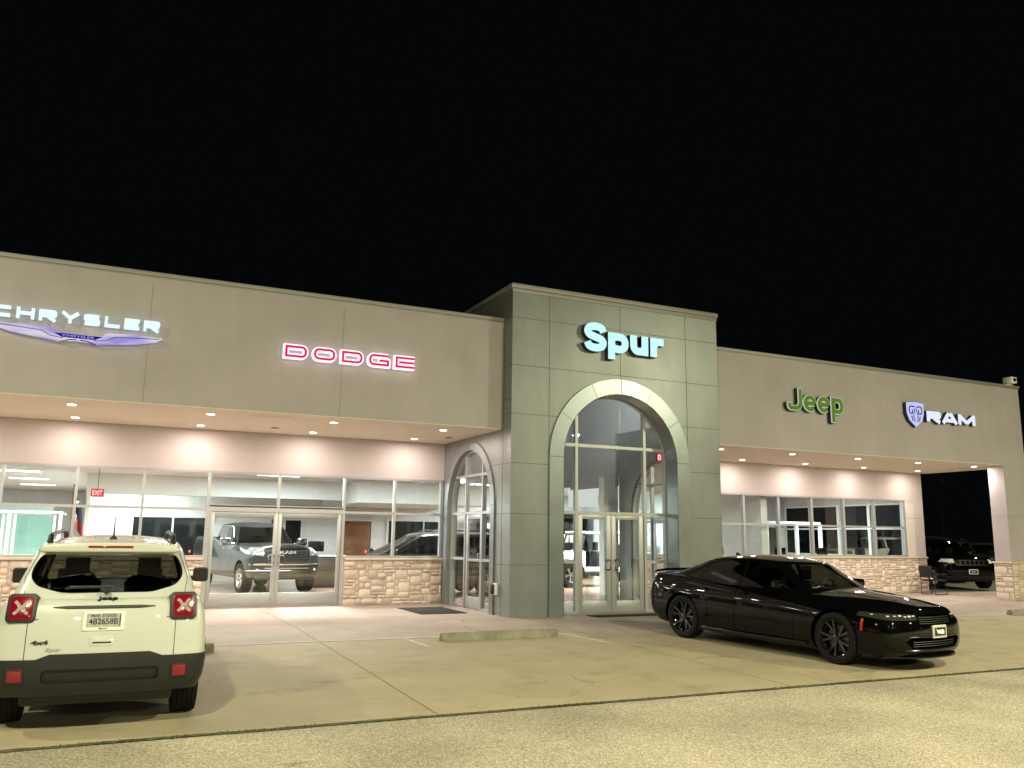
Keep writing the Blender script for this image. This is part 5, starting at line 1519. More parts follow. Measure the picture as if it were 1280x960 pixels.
        # door crease
        mb = MB(); mb.tube([tuple(snap(B, (x, s*2, .44+.03*math.sin((x+1)*1.5)), (0, -s, 0), -.010).translation) for x in [-.95+.19*k for k in range(10)]], [.001]+[.016]*8+[.001], 8); mb.build('door_crease', M['p_black'], T)
    f4 = snap(B, (5, 0, .53), (-1, 0, 0), .012, .2)
    mb = MB(); obox(mb, f4, .33, .175, -.02, .008); pf = mb.build('front_plate', pbr('plate_frame', (.55, .53, .42), .5), T, bevel=.008)
    mb = MB(); obox(mb, f4, .27, .115, .0082, .010); mb.build('plate_field', M['ink'], pf)
    mb = MB(); obox(mb, f4, 0, 0, .0102, .012, 0, [(-.10, .045), (-.06, .02), (.07, .03), (.10, .005), (.09, -.035), (.0, -.03), (-.07, -.02)]); mb.build('plate_emblem', M['plate'], pf)
    mb = MB(); mb.prism([(-1.12, 1.385), (-.93, 1.41), (-1.08, 1.475)], 'y', -.018, .018); mb.build('roof_fin', M['p_black'], T, bevel=.01)
    seats(T, [-.75], .36, 1.0, 1.14); seats(T, [.05], .38, 1.02, 1.18)
    mb = MB(); mb.tube([(.50, .38+.18*math.cos(a), .96+.16*math.sin(a)) for a in [2*PI*k/20 for k in range(21)]], .014, 8); mb.build('steering_wheel', M['black'], T)
    mb = MB(); mb.box(.62, .95, -.70, .70, .8, 1.0); mb.build('dashboard', M['seat'], T, bevel=.05)
    mb = MB(); mb.box(.36, .39, -.12, .12, 1.25, 1.31); mb.build('rear_view_mirror', M['black'], T, bevel=.01)
    for xw in (XA, XF):
        for s in (-1, 1): make_wheel(T, xw, s*.80, r, .245, .262, M['blackrim'], 5, 'twin', s, steer=(R(-3) if xw > 0 else 0))
    underbody(T, -2.2, 2.3, .70, .20, .5)
    return T
T = sedan()
hd = R(-81.53)
mid = Vector((9.5475, 10.94)); dv = Vector((math.cos(hd), math.sin(hd))); nv = Vector((dv.y, -dv.x))
c = mid+dv*(-.065)-nv*.80
T.location = (c.x, c.y, gz(c.y)+.002); T.rotation_euler = (0, 0, hd); T.rotation_euler.rotate_axis('Y', R(1.1))

# ---------------------------------------------------------- generic body for SUVs, vans and pickups
M['pk_lamp'] = pbr('pickup_lamp', (.42, .42, .42), .14, metal=.7, var=.5, vs=14)
def big_car(name, label, paint_, L=4.8, W=1.95, H=1.76, WB=2.92, belt=1.10, hood=1.12, r=.38, cowl=.95, head=.30, rear_rake=.25, tail=None, grille='bar', pickup=False, rim='alloy', plate_text=None, cat='car', group=None, chrome_g=True, nose=None, interior=True, fo=.90):
    T = empty(name, (0, 0, 0), label=label, cat=cat, group=group)
    XF, XA = WB/2, -WB/2; xf = XF+fo; xr = xf-L; w = W/2; zb = .30 if not pickup else .42
    n0 = nose if nose is not None else hood-.10
    deck = belt+.22 if pickup else belt+.02
    S = [st(xr+.06, w-.06, w-.12, zb+.15, deck, deck+.01, [.05, 0, -.01, .02, .05]), st(xr+.30, w-.015, w-.10, zb+.06, deck, deck+.01), st(XA, w, w-.10, zb, deck, deck+.01)]
    if pickup: S += [st(-.95, w-.01, w-.09, zb, deck, deck+.01), st(-.80, w-.01, w-.09, zb-.02, belt+.18, belt+.20)]
    S += [st(0, w-.01, w-.10, zb-.02, belt+.01, belt+.03), st(cowl-.25, w-.01, w-.11, zb-.02, belt, belt+.03), st(cowl+.1, w-.01, w-.14, zb, belt-.01, hood+.04),
          st(XF, w, w-.20, zb, hood-.05, hood+.04), st(xf-.30, w-.02, w-.26, zb+.02, hood-.09, hood), st(xf-.12, w-.08, w-.30, zb+.04, n0-.02, n0+.06, [-.05, 0, .01, 0, -.03])]
    LS = len(S)-1
    bm = cage(S, front=.12 if not pickup else .09, rear=.06, pw=2.8, crown=2.6, levels=2 if not pickup else 3,
              creases=[(lambda a, b: pickup and a[0] == LS and b[0] == LS and a[2] == b[2] and a[2] in (0, 6), .45), (lambda a, b: pickup and a[0] == LS and b[0] == LS and a[1] == 4 and b[1] == 4, .5), (lambda a, b: a[1] == 4 and b[1] == 4 and a[0] != b[0] and a[2] in (0, 6), .5), (lambda a, b: a[1] == 0 and b[1] == 0, .8)])
    ra = r+.06
    for xw in (XA, XF): side_cut(bm, circle(xw, r+.02, ra), 6, nmin=-.2)
    zt = n0-.05
    cut(bm, rrect(-w*.60, w*.60, zt-.34 if pickup else zt-.20, zt+.02, .05), 'x', 1, 12, .1, (XF+.3, 9), (0,))
    for s in (-1, 1): cut(bm, [(s*w*.63, zt-.20 if pickup else zt-.12), (s*w*.63, zt+.03), (s*w*.99, zt+.03), (s*w*.99, zt-.16 if pickup else zt-.08)], 'x', 1, 11, .05, (XF+.25, 9), (0,))
    cut(bm, [(-w*1.1, zb-.1), (w*1.1, zb-.1), (w*1.1, .46), (-w*1.1, .46)] if not pickup else rrect(-w*.62, w*.62, .56, .66, .03), 'x', 1, 13, .05, (XF+.3, 9), (0,))
    for s in (-1, 1): cut(bm, [(s*w*.72, belt-.35), (s*w*.72, belt-.12), (s*w*1.0, belt-.10), (s*w*1.0, belt-.33)], 'x', -1, 14, .05, (-9, xr+.3), (0,))
    xs_ = [cowl-.15, -.15, XA+.38] if not pickup else [cowl-.12, 0.05, -.90]
    for x in xs_: side_cut(bm, [(x-.005, belt-.03), (x+.005, belt-.03), (x+.005, zb+.08), (x-.005, zb+.08)], 8, only=(0,))
    split(bm, (6,)).free(); arch_liner(bm, [(XA, r+.02), (XF, r+.02)], ra)
    lamp = split(bm, (11,), .003); gr = split(bm, (12,), .03); itk = split(bm, (13,), .004); tl = split(bm, (14,), .002)
    body = tomesh(bm, 'body', [paint_, M['gap']], T, regmat={8: 1})
    islands(lamp, 'headlamp', (M['pk_lamp'] if pickup else M['clear_lens']) if pickup or chrome_g else M['blackgloss'], T); g_ = tomesh(gr, 'grille', M['black'], T); tomesh(itk, 'lower_bumper', M['black'], T); islands(tl, 'tail_lamp', M['red_lens'], T)
    xe = xr+.10 if not pickup else -1.05
    wr = w-.33; zr = H-.06
    Cc = [cst(xe, w-.14, belt, xe+rear_rake, wr, zr-.02, H-.02), cst(xe+.25, w-.12, belt, xe+rear_rake+.2, wr+.02, zr, H), cst((xe+head)/2, w-.12, belt, (xe+head)/2, wr+.02, zr, H),
          cst(head-.05, w-.12, belt, head-.3, wr+.01, zr-.01, H-.01), cst(cowl, w-.15, belt-.02, head, wr-.02, zr-.06, H-.05)]
    bm = cage(Cc, front=.13, rear=.05, pw=2.4, crown=2.4, levels=3)
    hz = zr-.10
    cut(bm, rpoly([(-wr+.06, zr-.09), (wr-.06, zr-.09), (w-.22, belt+.06), (-w+.22, belt+.06)], .05), 'x', 1, 3, .1, (head-.2, 9))
    cut(bm, rpoly([(-wr+.08, hz), (wr-.08, hz), (w-.26, belt+.10), (-w+.26, belt+.10)], .05), 'x', -1, 2, .1, (-9, xe+.6))
    slope = (cowl-head)/(zr-belt)
    fx = lambda z: cowl-.16-slope*(z-belt)
    rx = lambda z: xe+.16+rear_rake*(z-belt)/(zr-belt)
    cuts = [xe, XA+.35, -.12] if not pickup else [xe, 0.0]
    z0, z1 = belt+.05, hz+.01
    if pickup: panes = [[(.04, z0), (fx(z0), z0), (fx(z1), z1), (.04, z1)], [(-.04, z0), (-.04, z1), (rx(z1), z1), (rx(z0), z0)]]
    else: panes = [[(-.12, z0), (fx(z0), z0), (fx(z1), z1), (-.12, z1)], [(-.19, z0), (-.19, z1), (XA+.42, z1), (XA+.42, z0)], [(XA+.34, z0), (XA+.34, z1), (rx(z1), z1), (rx(z0), z0)]]
    for p in panes: side_cut(bm, rpoly(p, .04), 4, nmin=.2)
    gl = split(bm, (2,), .005); ws = split(bm, (3,), .005); sd = split(bm, (4,), .006)
    tomesh(bm, 'cabin', [paint_, M['black']], T)
    tomesh(ws, 'windshield', M['cg_clear'], T); tomesh(gl, 'rear_window', M['cg_tint'], T); islands(sd, 'side_window', M['cg_tint'], T)
    B = bvh_of(body)
    # bars of the grille
    mb = MB(); Bg = bvh_of(g_)
    for k in range(7 if not pickup else 5):
        if grille == 'slots':
            y = -w*.50+w*1.0*k/6
            f4 = snap(Bg, (9, y, zt-.09), (-1, 0, 0), .01, .3); obox(mb, f4, .085, .15, 0, .012, 0, rrect(-.055, .055, -.06, .06, .03))
        else:
            z = zt-.02-(.27 if pickup else .18)*k/(4 if pickup else 6)
            pts = [tuple(snap(Bg, (9, y, z), (-1, 0, 0), .01, 0).translation) for y in [w*.58*q/5 for q in range(-5, 6)]]
            mb.tube(pts, .010, 6)
    mb.build('grille_bars', M['chrome'] if chrome_g and grille == 'slots' else M['blackgloss'], g_)
    if plate_text is not None:
        f4 = snap(B, (9, 0, .62 if not pickup else .60), (-1, 0, 0), .015, .2)
        mb = MB(); obox(mb, f4, .33, .17, -.02, .006); pf = mb.build('front_plate', M['plate'], T, bevel=.006)
        mb = MB(); obox(mb, f4, .27, .12, .0062, .008); mb.build('plate_field', M['ink'], pf)
        put_text(plate_text, pf, 'plate_text', M['plate'], .15, .06, shift(f4, 0, 0, .0085), .03, .002)
    for s in (-1, 1):
        mh = belt+.10
        mb = MB(); sc = 1.5 if pickup else 1
        obox(mb, frame4((cowl-.30, s*(w+.10), mh), (0, -1, 0), (0, 0, 1)), 0, 0, -.06, .06, 0, rrect(-.10*sc, .10*sc, -.07*sc, .07*sc, .04)); mb.tube([(cowl-.26, s*(w-.15), belt+.05), (cowl-.28, s*(w+.04), belt+.07)], .025, 8)
        mr = mb.build('side_mirror', paint_ if not pickup else M['chrome'], T, bevel=.015, seg=3)
        for x in xs_[1:]:
            f4 = snap(B, (x-.0+.16, s*3, belt-.12), (0, -s, 0), 0)
            mb = MB(); mb.tube([tuple(f4 @ Vector(p)) for p in [(-.10, 0, 0), (-.085, 0, .035), (.085, 0, .035), (.10, 0, 0)]], .013, 8); mb.build('door_handle', paint_, T)
        if not pickup:
            mb = MB(); mb.tube([(xe+.45, s*(wr-.02), H-.03), (xe+.50, s*(wr-.02), H+.03), (head-.45, s*(wr-.02), H+.03), (head-.35, s*(wr-.03), H-.03)], .018, 8); mb.build('roof_rail', M['chrome'] if chrome_g else M['black'], T)
    if interior:
        seats(T, [-.75], .38, belt+.02, belt+.2); seats(T, [.08], .40, belt+.05, belt+.25)
        mb = MB(); mb.box(cowl-.45, cowl-.12, -w+.22, w-.22, belt-.15, belt+.03); mb.build('dashboard', M['seat'], T, bevel=.04)
    for xw in (XA, XF):
        for s in (-1, 1): make_wheel(T, xw, s*(w-.15), r, .26, r*.66, M[rim], 5 if not pickup else 6, 'y' if pickup else 'twin', s)
    underbody(T, xr+.2, xf-.3, w-.25, zb-.04, zb+.3)
    return T, B, dict(xf=xf, xr=xr, w=w, zt=zt)

# grey pickup in the showroom
T, B, D = big_car('pickup_truck', 'metallic grey crew cab pickup standing behind the big glass double doors', M['p_grey'], L=5.9, W=2.06, H=1.95, WB=3.67, belt=1.28, hood=1.34, r=.41, cowl=1.12, head=.42,
                  rear_rake=.06, pickup=True, nose=1.27, plate_text='Spur', cat='pickup truck', fo=.94)
B2 = bvh_of([o for o in T.children if o.name.startswith('grille')][0])
f4 = snap(B2, (9, 0, 1.12), (-1, 0, 0), .03, .0); put_text('RAM', T, 'grille_badge', M['chrome'], .46, .085, f4, .05, .012)
mb = MB(); zc = .80
mb.tube([tuple(snap(B, (9, y, .80), (-1, 0, 0), .004, 0).translation) for y in [.98*q/9 for q in range(-9, 10)]], .028, 8)
mb.build('bumper_chrome', M['chrome'], T)
mb = MB(); mb.tube([tuple(snap(B, (9, y, .70), (-1, 0, 0), -.006, 0).translation) for y in [.62*q/9 for q in range(-9, 10)]], .018, 8)
mb.build('bumper_strip', M['chrome'], T)
for s in (-1, 1):
    f5 = snap(B, (9, s*.80, .66), (-1, 0, 0), .0)
    mb = MB(); obox(mb, f5, 0, 0, -.02, .01, 0, rrect(-.11, .11, -.055, .055, .03)); fl = mb.build('fog_lamp', M['black'], T)
    mb = MB(); mb.lathe([(0, .035), (.014, .03), (.016, .001)], 14, 'z'); 
    mb.v = [tuple(f5 @ Vector(v)) for v in mb.v]; mb.build('lens', M['clear_lens'], fl)
    f5 = snap(B, (D['xf']-.42, s*3, 1.14), (0, -s, 0), .002)
    mb = MB(); obox(mb, f5, .10, .07, -.01, .008); mb.build('amber_marker', M['amber'], T, bevel=.004)
T.location = (4.05, 26.55, .006); T.rotation_euler = (0, 0, R(-80))

# dark minivan behind the right hand glazing
T, B, D = big_car('showroom_minivan', 'dark grey minivan with raked windscreen behind the glazing right of the double doors', M['p_dark'], L=5.1, W=2.0, H=1.74, WB=3.09, belt=1.08, hood=1.05, r=.36, cowl=1.55, head=.35, rear_rake=.30, nose=.90, cat='minivan', chrome_g=False)
T.location = (8.15, 22.95, .006); T.rotation_euler = (0, 0, R(180))
# outside cars at the far right
T, B, D = big_car('black_suv', 'black SUV with chrome slotted grille facing out beside the stone pillar', M['p_black'], L=4.9, W=1.98, H=1.80, WB=2.96, belt=1.14, hood=1.17, r=.39, cowl=.95, head=.30, nose=1.08, grille='slots', plate_text='Spur', cat='SUV', group='cars on the side lot')
T.location = (28.95, 23.0, .0); T.rotation_euler = (0, 0, R(-114))
T, B, D = big_car('dark_suv', 'dark SUV standing behind and left of the black SUV on the side lot', M['p_dark'], L=4.8, W=1.95, H=1.75, WB=2.9, belt=1.10, hood=1.12, nose=1.02, cat='SUV', group='cars on the side lot', chrome_g=False, rim='blackrim')
T.location = (33.9, 26.5, 0); T.rotation_euler = (0, 0, R(-150))
T, B, D = big_car('silver_suv', 'pale silver SUV in the back row behind the dark SUV', M['p_silver'], L=5.1, W=2.0, H=1.92, WB=3.0, belt=1.2, hood=1.2, nose=1.1, cat='SUV', group='cars on the side lot')
T.location = (41.8, 33.0, 0); T.rotation_euler = (0, 0, R(-25))
T, B, D = big_car('dark_suv', 'dark car with lamp glints half hidden by the stone pillar', M['p_dark'], L=4.9, W=1.95, H=1.7, WB=2.9, belt=1.08, hood=1.1, nose=1.0, cat='SUV', group='cars on the side lot', chrome_g=False, rim='blackrim')
T.location = (38.6, 28.2, 0); T.rotation_euler = (0, 0, R(-120))
T, B, D = big_car('white_pickup', 'white pickup seen through the right office windows', M['p_white2'], L=5.8, W=2.03, H=1.9, WB=3.6, belt=1.26, hood=1.3, r=.41, cowl=1.1, head=.42, rear_rake=.06, pickup=True, nose=1.2, cat='pickup truck', fo=.93)
T.location = (34.8, 31.2, 0); T.rotation_euler = (0, 0, R(170))

# doorless white off-roader in the showroom
def offroader():
    T = empty('offroader', (0, 0, 0), label='white doorless off-roader with black flares and white roof behind the arched entrance', cat='car')
    wm = M['p_white2']
    mb = MB()
    mb.box(.62, 1.95, -.62, .62, .72, 1.15); mb.box(.62, .80, -.78, .78, .55, 1.18)
    for s in (-1, 1):
        mb.box(-.95, .80, s*.60, s*.78, .50, .66)                  # sill
        mb.prism([(.62, .66), (.80, .66), (.80, 1.16), (.70, 1.16), (.66, .9)], 'y', s*.60, s*.781)
        mb.box(-.22, -.12, s*.62, s*.779, .66, 1.78)
        mb.prism([(-.22, .66), (-.22, 1.0), (-.12, 1.0), (-.12, .66)], 'y', s*.60, s*.777)
        mb.prism([(-1.9, .60), (-1.0, .60), (-.93, .80), (-1.02, 1.16), (-1.95, 1.16)], 'y', s*.60, s*.78)
    b_ = mb.build('body', wm, T, bevel=.025, seg=3)
    mb = MB(); mb.box(-1.95, .60, -.72, .72, 1.74, 1.84); mb.build('hardtop', wm, T, bevel=.03, seg=3)
    mb = MB()
    for s in (-1, 1): mb.tube([(.78, s*.68, 1.16), (.56, s*.64, 1.76)], .035, 8); mb.tube([(-1.15, s*.68, 1.1), (-1.15, s*.64, 1.76)], .03, 8); mb.tube([(-.15, s*.60, .7), (-.15, s*.56, 1.74)], .03, 8)
    mb.tube([(.56, -.64, 1.74), (.56, .64, 1.74)], .03, 8); mb.build('roll_cage', M['black'], T)
    mb = MB(); mb.add([(.79, -.66, 1.16), (.79, .66, 1.16), (.57, .62, 1.72), (.57, -.62, 1.72)], [(0, 1, 2, 3)]); mb.build('windshield', M['cg_clear'], T)
    for s in (-1, 1):
        for xw in (1.25, -1.40):
            mb = MB(); pts = []
            for k in range(9):
                a = R(12+156*k/8); pts.append((xw+.53*math.cos(a), .40+.50*math.sin(a)))
            for (x0, z0), (x1, z1) in zip(pts[:-1], pts[1:]):
                mb.add([(x0, s*.60, z0), (x1, s*.60, z1), (x1, s*.94, z1-.02), (x0, s*.94, z0-.02), (x0, s*.60, z0+.03), (x1, s*.60, z1+.03), (x1, s*.94, z1+.01), (x0, s*.94, z0+.01)], [(0, 1, 2, 3), (4, 7, 6, 5), (3, 2, 6, 7), (0, 4, 5, 1)])
            mb.build('wheel_flare', M['cladding'], T)
            make_wheel(T, xw, s*.80, .41, .27, .24, M['alloy'], 5, 'y', s)
        mb = MB(); mb.prism([(-.85, .42), (.70, .42), (.70, .50), (-.85, .50)], 'y', s*.70, s*.84); mb.build('side_step', M['black'], T, bevel=.02)
        mb = MB(); mb.lathe([(0, .09), (.02, .085), (.03, .001)], 18, 'x', (1.95, s*.42, .98)); mb.build('headlamp', M['clear_lens'], T)
    seats(T, [-.95], .34, 1.10, 1.35); seats(T, [.0], .36, 1.15, 1.42)
    mb = MB()
    for k in range(7): mb.box(1.952, 1.96, -.27+.09*k-.025, -.27+.09*k+.025, .80, 1.10)
    mb.build('grille', M['black'], T)
    mb = MB(); mb.tube([(.30, .36+.18*math.cos(a), 1.12+.17*math.sin(a)) for a in [2*PI*k/16 for k in range(17)]], .014, 8); mb.build('steering_wheel', M['black'], T)
    mb = MB(); mb.box(2.0, 2.2, -.8, .8, .50, .72); mb.build('front_bumper', M['cladding'], T, bevel=.04)
    underbody(T, -1.9, 2.0, .55, .40, .60)
    return T
T = offroader(); T.location = (13.95+1.25, 25.85, .006); T.rotation_euler = (0, 0, PI)

# ---------------------------------------------------------- other things
# CCTV camera on the parapet
mb = MB(); mb.box(24.36, 24.66, Y2-.02, Y2+.10, ZW+.002, ZW+.03); mb.box(24.38, 24.64, Y2-.16, Y2+.12, ZW+.05, ZW+.24); mb.tube([(24.5, Y2+.04, ZW+.02), (24.5, Y2+.04, ZW+.08)], .03, 8)
o = mb.build('security_camera', M['white'], bevel=.02); tag(o, 'small pale security camera on the parapet at the far right corner', 'camera')
mb = MB(); mb.lathe([(0, .055), (-.03, .05), (-.032, .001)], 14, 'y', (24.52, Y2-.16, ZW+.145)); mb.build('lens', M['screen'], o)
# chair
T = empty('porch_chair', (23.95, 19.25, 0), R(0), 'black metal sled base chair against the stone wall at the end of the right porch', 'chair')
mb = MB(); mb.box(-.24, .30, -.24, .24, .42, .47); mb.build('seat', M['black'], T, bevel=.02)
mb = MB(); mb.prism([(-.30, .55), (-.25, .52), (-.33, .90), (-.38, .90)], 'y', -.23, .23); mb.build('backrest', M['black'], T, bevel=.015)
for s in (-1, 1):
    mb = MB(); mb.tube([(-.33, s*.25, .80), (-.25, s*.25, .45), (-.26, s*.26, .015), (.26, s*.26, .015), (.28, s*.26, .44), (.30, s*.25, .62), (-.27, s*.25, .64)], .012, 8); mb.build('leg', M['black'], T)
mb = MB(); mb.box(-.1, .26, -.285, -.235, .62, .65); mb.box(-.1, .26, .235, .285, .62, .65); mb.build('armrest', M['black'], T, bevel=.01)
# utility pole far away
mb = MB(); mb.tube([(0, 0, 0), (0, 0, 11)], [.16, .10], 10); o = mb.build('utility_pole', M['brown']); o.location = (92, 72, 0); tag(o, 'faint utility pole in the dark beyond the side lot', 'utility pole')
mb = MB(); mb.box(-1.3, 1.3, -.06, .06, 9.9, 10.05); mb.build('crossarm', M['brown'], o); mb = MB(); mb.lathe([(8.6, .001), (8.6, .22), (9.5, .22), (9.52, .001)], 14, 'z', (.35, 0, 0)); mb.build('transformer', M['coping'], o)
# flag
T = empty('flag', (-.85, 24.9, 0), 0, 'blue white and red state flag with a white star hanging from an indoor pole', 'flag')
mb = MB(); mb.lathe([(0, .18), (.03, .17), (.05, .02), (2.75, .016), (2.8, .03), (2.84, .001)], 14, 'z'); mb.build('flag_pole', M['brown'], T)
def cloth(name, z0, z1, a0, a1, mat, parent):
    mb = MB(); nu, nvv = 10, 10; vs = []
    for j in range(nvv+1):
        v = j/nvv; z = z0+(z1-z0)*v
        for i in range(nu+1):
            u = i/nu; hang = 1-.0*u
            x = (a0+(a1-a0)*u)*(.26+.15*(2.62-z))+.02
            vs.append((x, .05*math.sin(u*9+z*2), z-.55*(a0+(a1-a0)*u)))
    k = nu+1
    mb.add(vs, [(j*k+i, j*k+i+1, (j+1)*k+i+1, (j+1)*k+i) for j in range(nvv) for i in range(nu)])
    return mb.build(name, mat, parent)
bl = cloth('blue_field', 2.20, 2.65, 0, .8, pbr('flag_blue', (.008, .016, .045), .8), T); cloth('white_stripe', 2.0, 2.2, 0, .35, pbr('flag_white', (.7, .7, .7), .8), T); cloth('red_stripe', 1.85, 2.2, .35, .8, pbr('flag_red', (.25, .012, .02), .8), T)
mb = MB(); mb.prism([(.11+.07*(1 if k % 2 == 0 else .4)*math.sin(2*PI*k/10), 2.36+.07*(1 if k % 2 == 0 else .4)*math.cos(2*PI*k/10)) for k in range(10)], 'y', -.09, -.085); mb.build('star', M['white'], bl)
# reception desk and monitor
T = empty('reception_desk', (6.35, 26.9, 0), 0, 'dark brown desk pedestal beside the nose of the grey pickup', 'desk')
mb = MB(); mb.box(-.45, .45, -.25, .30, 0, .95); mb.build('pedestal', pbr('dark_laminate', (.035, .022, .018), .35), T, bevel=.01)
mb = MB(); mb.box(-.5, .5, -.3, .35, .951, .99); mb.build('desk_top', M['white'], T, bevel=.008)
T = empty('desk_monitor', (5.95, 26.9, .992), 0, 'black monitor on the desk beside the pickup', 'monitor')
mb = MB(); mb.box(-.25, .25, -.02, .02, .10, .42); mb.build('screen', M['screen'], T, bevel=.008); mb = MB(); mb.box(-.10, .10, -.08, .08, 0, .012); mb.box(-.02, .02, -.01, .03, .012, .2); mb.build('stand', M['black'], T)
# fire alarm
mb = MB(); mb.box(3.05, 3.25, 30.90, 30.95, 2.05, 2.25); tag(mb.build('alarm_box', pbr('alarm_red', (.6, .03, .04), .5), bevel=.01), 'small red alarm box on the back wall left of the pickup cab', 'alarm box')
# hanging white boards behind the arch
for x0, x1, z0, z1, lab in ((11.15, 12.05, 2.45, 3.02, 'left white board hanging under the ceiling behind the arch doors'), (12.25, 13.7, 2.40, 3.02, 'right white board hanging under the ceiling behind the arch doors')):
    y = 23.6; k = y/20.05
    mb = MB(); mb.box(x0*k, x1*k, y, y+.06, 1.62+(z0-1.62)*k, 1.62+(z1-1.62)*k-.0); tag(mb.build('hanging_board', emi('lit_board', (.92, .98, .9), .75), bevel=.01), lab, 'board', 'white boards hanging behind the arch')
# display shelf behind the off-roader
T = empty('display_shelf', (16.2, 30.4, 0), 0, 'dark shelving packed with black accessories behind the white off-roader', 'shelf')
mb = MB()
for x in (-3.2, -1.6, 0, 1.4): mb.box(x-.03, x+.03, -.3, .3, 0, 2.5)
for z in (.4, .9, 1.4, 1.9, 2.4): mb.box(-3.17, 1.37, -.3, .3, z, z+.03)
mb.box(-3.2, 1.4, .31, .34, 0, 2.6); mb.build('rack', M['return'], T)
rnd = random.Random(5)
for z in (.43, .93, 1.43, 1.93):
    x = -3.0
    while x < 1.1:
        w_ = rnd.uniform(.12, .35); h_ = rnd.uniform(.12, .38)
        if not any(abs(q-(x+w_/2)) < w_/2+.06 for q in (-1.6, 0)):
            mb = MB(); mb.box(x, x+w_, -.2, .15, z+.002, z+h_)
            o = mb.build('boxed_accessory', rnd.choice([M['black'], M['p_dark'], M['white'], M['return'], M['seat'], M['chrome']]), None, bevel=.01)
            o.location = (16.2, 30.4, 0)
            tag(o, 'boxed accessory on the dark display shelves behind the white off-roader', 'box', 'boxed accessories on the display shelves')
        x += w_+rnd.uniform(.02, .12)
# right offices: white frames, dark back windows, desks with monitors
mb = MB(); Yb = 26.3
xs = [18.15, 19.3, 19.5, 21.7, 21.95, 24.43]
mb.box(18.15, 24.42, Yb, Yb+.12, 0, .95, 1); mb.box(18.15, 24.43, Yb, Yb+.12, 2.12, 3.29, 1)
for x0, x1 in ((18.15, 18.3), (20.1, 20.5), (22.2, 22.35), (24.2, 24.43)): mb.box(x0, x1, Yb+.001, Yb+.119, .951, 2.119)
mb.box(17.9, 18.14, Y3+.25, Yb, 0, 3.29)
mb.build('office_wall', [M['inwall'], M['ingrey']], BLD)
mb = MB(); mb.box(18.3, 24.2, Yb+.05, Yb+.06, .95, 2.12); mb.build('office_back_glazing', M['glass'], BLD)
T = empty('glass_office', (0, 0, 0), 0, 'white framed office cubicle with pale teal panel seen through the right wing windows', 'partition')
mb = MB()
for x in (18.6, 19.5, 20.55, 21.9, 23.0): mb.box(x-.05, x+.05, 22.95, 23.05, 0, 2.2)
mb.box(18.6, 23.0, 22.96, 23.04, 2.2, 2.28); mb.box(19.56, 20.49, 22.97, 23.03, 0, 2.19); mb.build('frame', M['white'], T)
mb = MB(); mb.box(18.66, 19.44, 22.99, 23.0, .8, 2.19); mb.build('pane', glass('teal_glass_two', (.55, .85, .80)), T)
mb = MB(); mb.box(20.62, 21.05, 24.2, 24.25, 0, 3.28); mb.box(18.2, 18.9, 24.2, 24.3, 0, 3.28); tag(mb.build('white_screen_wall', M['inwall']), 'white wall stub behind the cubicle in the right office', 'wall')
for i, (x, lab) in enumerate(((16.9, 'first'), (19.4, 'second'), (21.2, 'third'), (22.9, 'fourth'))):
    T = empty('office_desk', (x, 21.3, 0), 0, f'{lab} cluttered desk from the tower behind the right wing windows', 'desk', 'desks behind the right wing windows')
    mb = MB(); mb.box(-.6, .6, -.3, .3, 1.02, 1.06); mb.build('desk_top', M['white'], T, bevel=.006); mb = MB(); mb.box(-.58, .58, .2, .25, 0, 1.02); mb.box(-.58, -.54, -.28, .2, 0, 1.02); mb.box(.54, .58, -.28, .2, 0, 1.02); mb.build('desk_frame', M['ingrey'], T)
    T = empty('desk_monitor', (x+.2, 21.35, 1.062), 0, f'dark monitor on the {lab} desk behind the right wing windows', 'monitor', 'monitors on the right wing desks')
    mb = MB(); mb.box(-.22, .22, -.02, .02, .08, .34); mb.build('screen', M['screen'], T, bevel=.006); mb = MB(); mb.box(-.09, .09, -.07, .07, 0, .01); mb.box(-.02, .02, 0, .03, .01, .15); mb.build('stand', M['black'], T)
    rr = random.Random(i)
    for k in range(3):
        mb = MB(); h_ = rr.uniform(.05, .13); mb.lathe([(0, .035), (h_, .04), (h_+.001, .001)], 12, 'z'); o = mb.build('desk_cup', rr.choice([M['white'], M['plate'], M['inteal']])); o.location = (x-.5+.17*k, 21.1+.08*k, 1.062)
        tag(o, 'small pale cup or holder on a desk behind the right wing windows', 'cup', 'small pots on the right wing desks')
# ------------------------------------------------------------------ lights
def area(name, loc, target, size, energy, col, sizey=None, parent=None, spread=None):
    l = bpy.data.lights.new(name, 'AREA'); l.energy = energy; l.color = col; l.size = size
    if sizey: l.shape = 'RECTANGLE'; l.size_y = sizey
    if spread: l.spread = spread
    o = bpy.data.objects.new(name, l); COL.objects.link(o); o.location = loc
    o.rotation_euler = (Vector(target)-Vector(loc)).to_track_quat('-Z', 'Y').to_euler()
    return o
LOTCOL = (1.0, 0.97, 0.64)
def lot_lamp(x, y, h, tx, ty, e, label):
    g = -.27 if y < 8 else 0
    mb = MB(); mb.lathe([(0, .30), (.7, .30), (.72, .28), (.72, .001)], 20, 'z', (0, 0, 0)); mb.lathe([(.7, .085), (h, .06)], 14, 'z', (0, 0, 0))
    o = mb.build('parking_lot_lamp', M['coping']); o.location = (x, y, g)
    tag(o, label, 'lamp post', 'lamp posts of the car lot')
    d = Vector((tx-x, ty-y, 0)).normalized()
    mb = MB(); mb.box(-.30, .30, -.22, .22, 0, .10); hd = mb.build('lamp_head', M['black'], o, bevel=.02)
    hd.location = (d.x*.4, d.y*.4, h-.02); hd.rotation_euler = (0, 0, math.atan2(d.y, d.x)-PI/2)
    lo = area('lot_lamp_light', (x+d.x*.45, y+d.y*.45, g+h-.06), (x+d.x*.45, y+d.y*.45+1.2, 0), .42, e, LOTCOL)
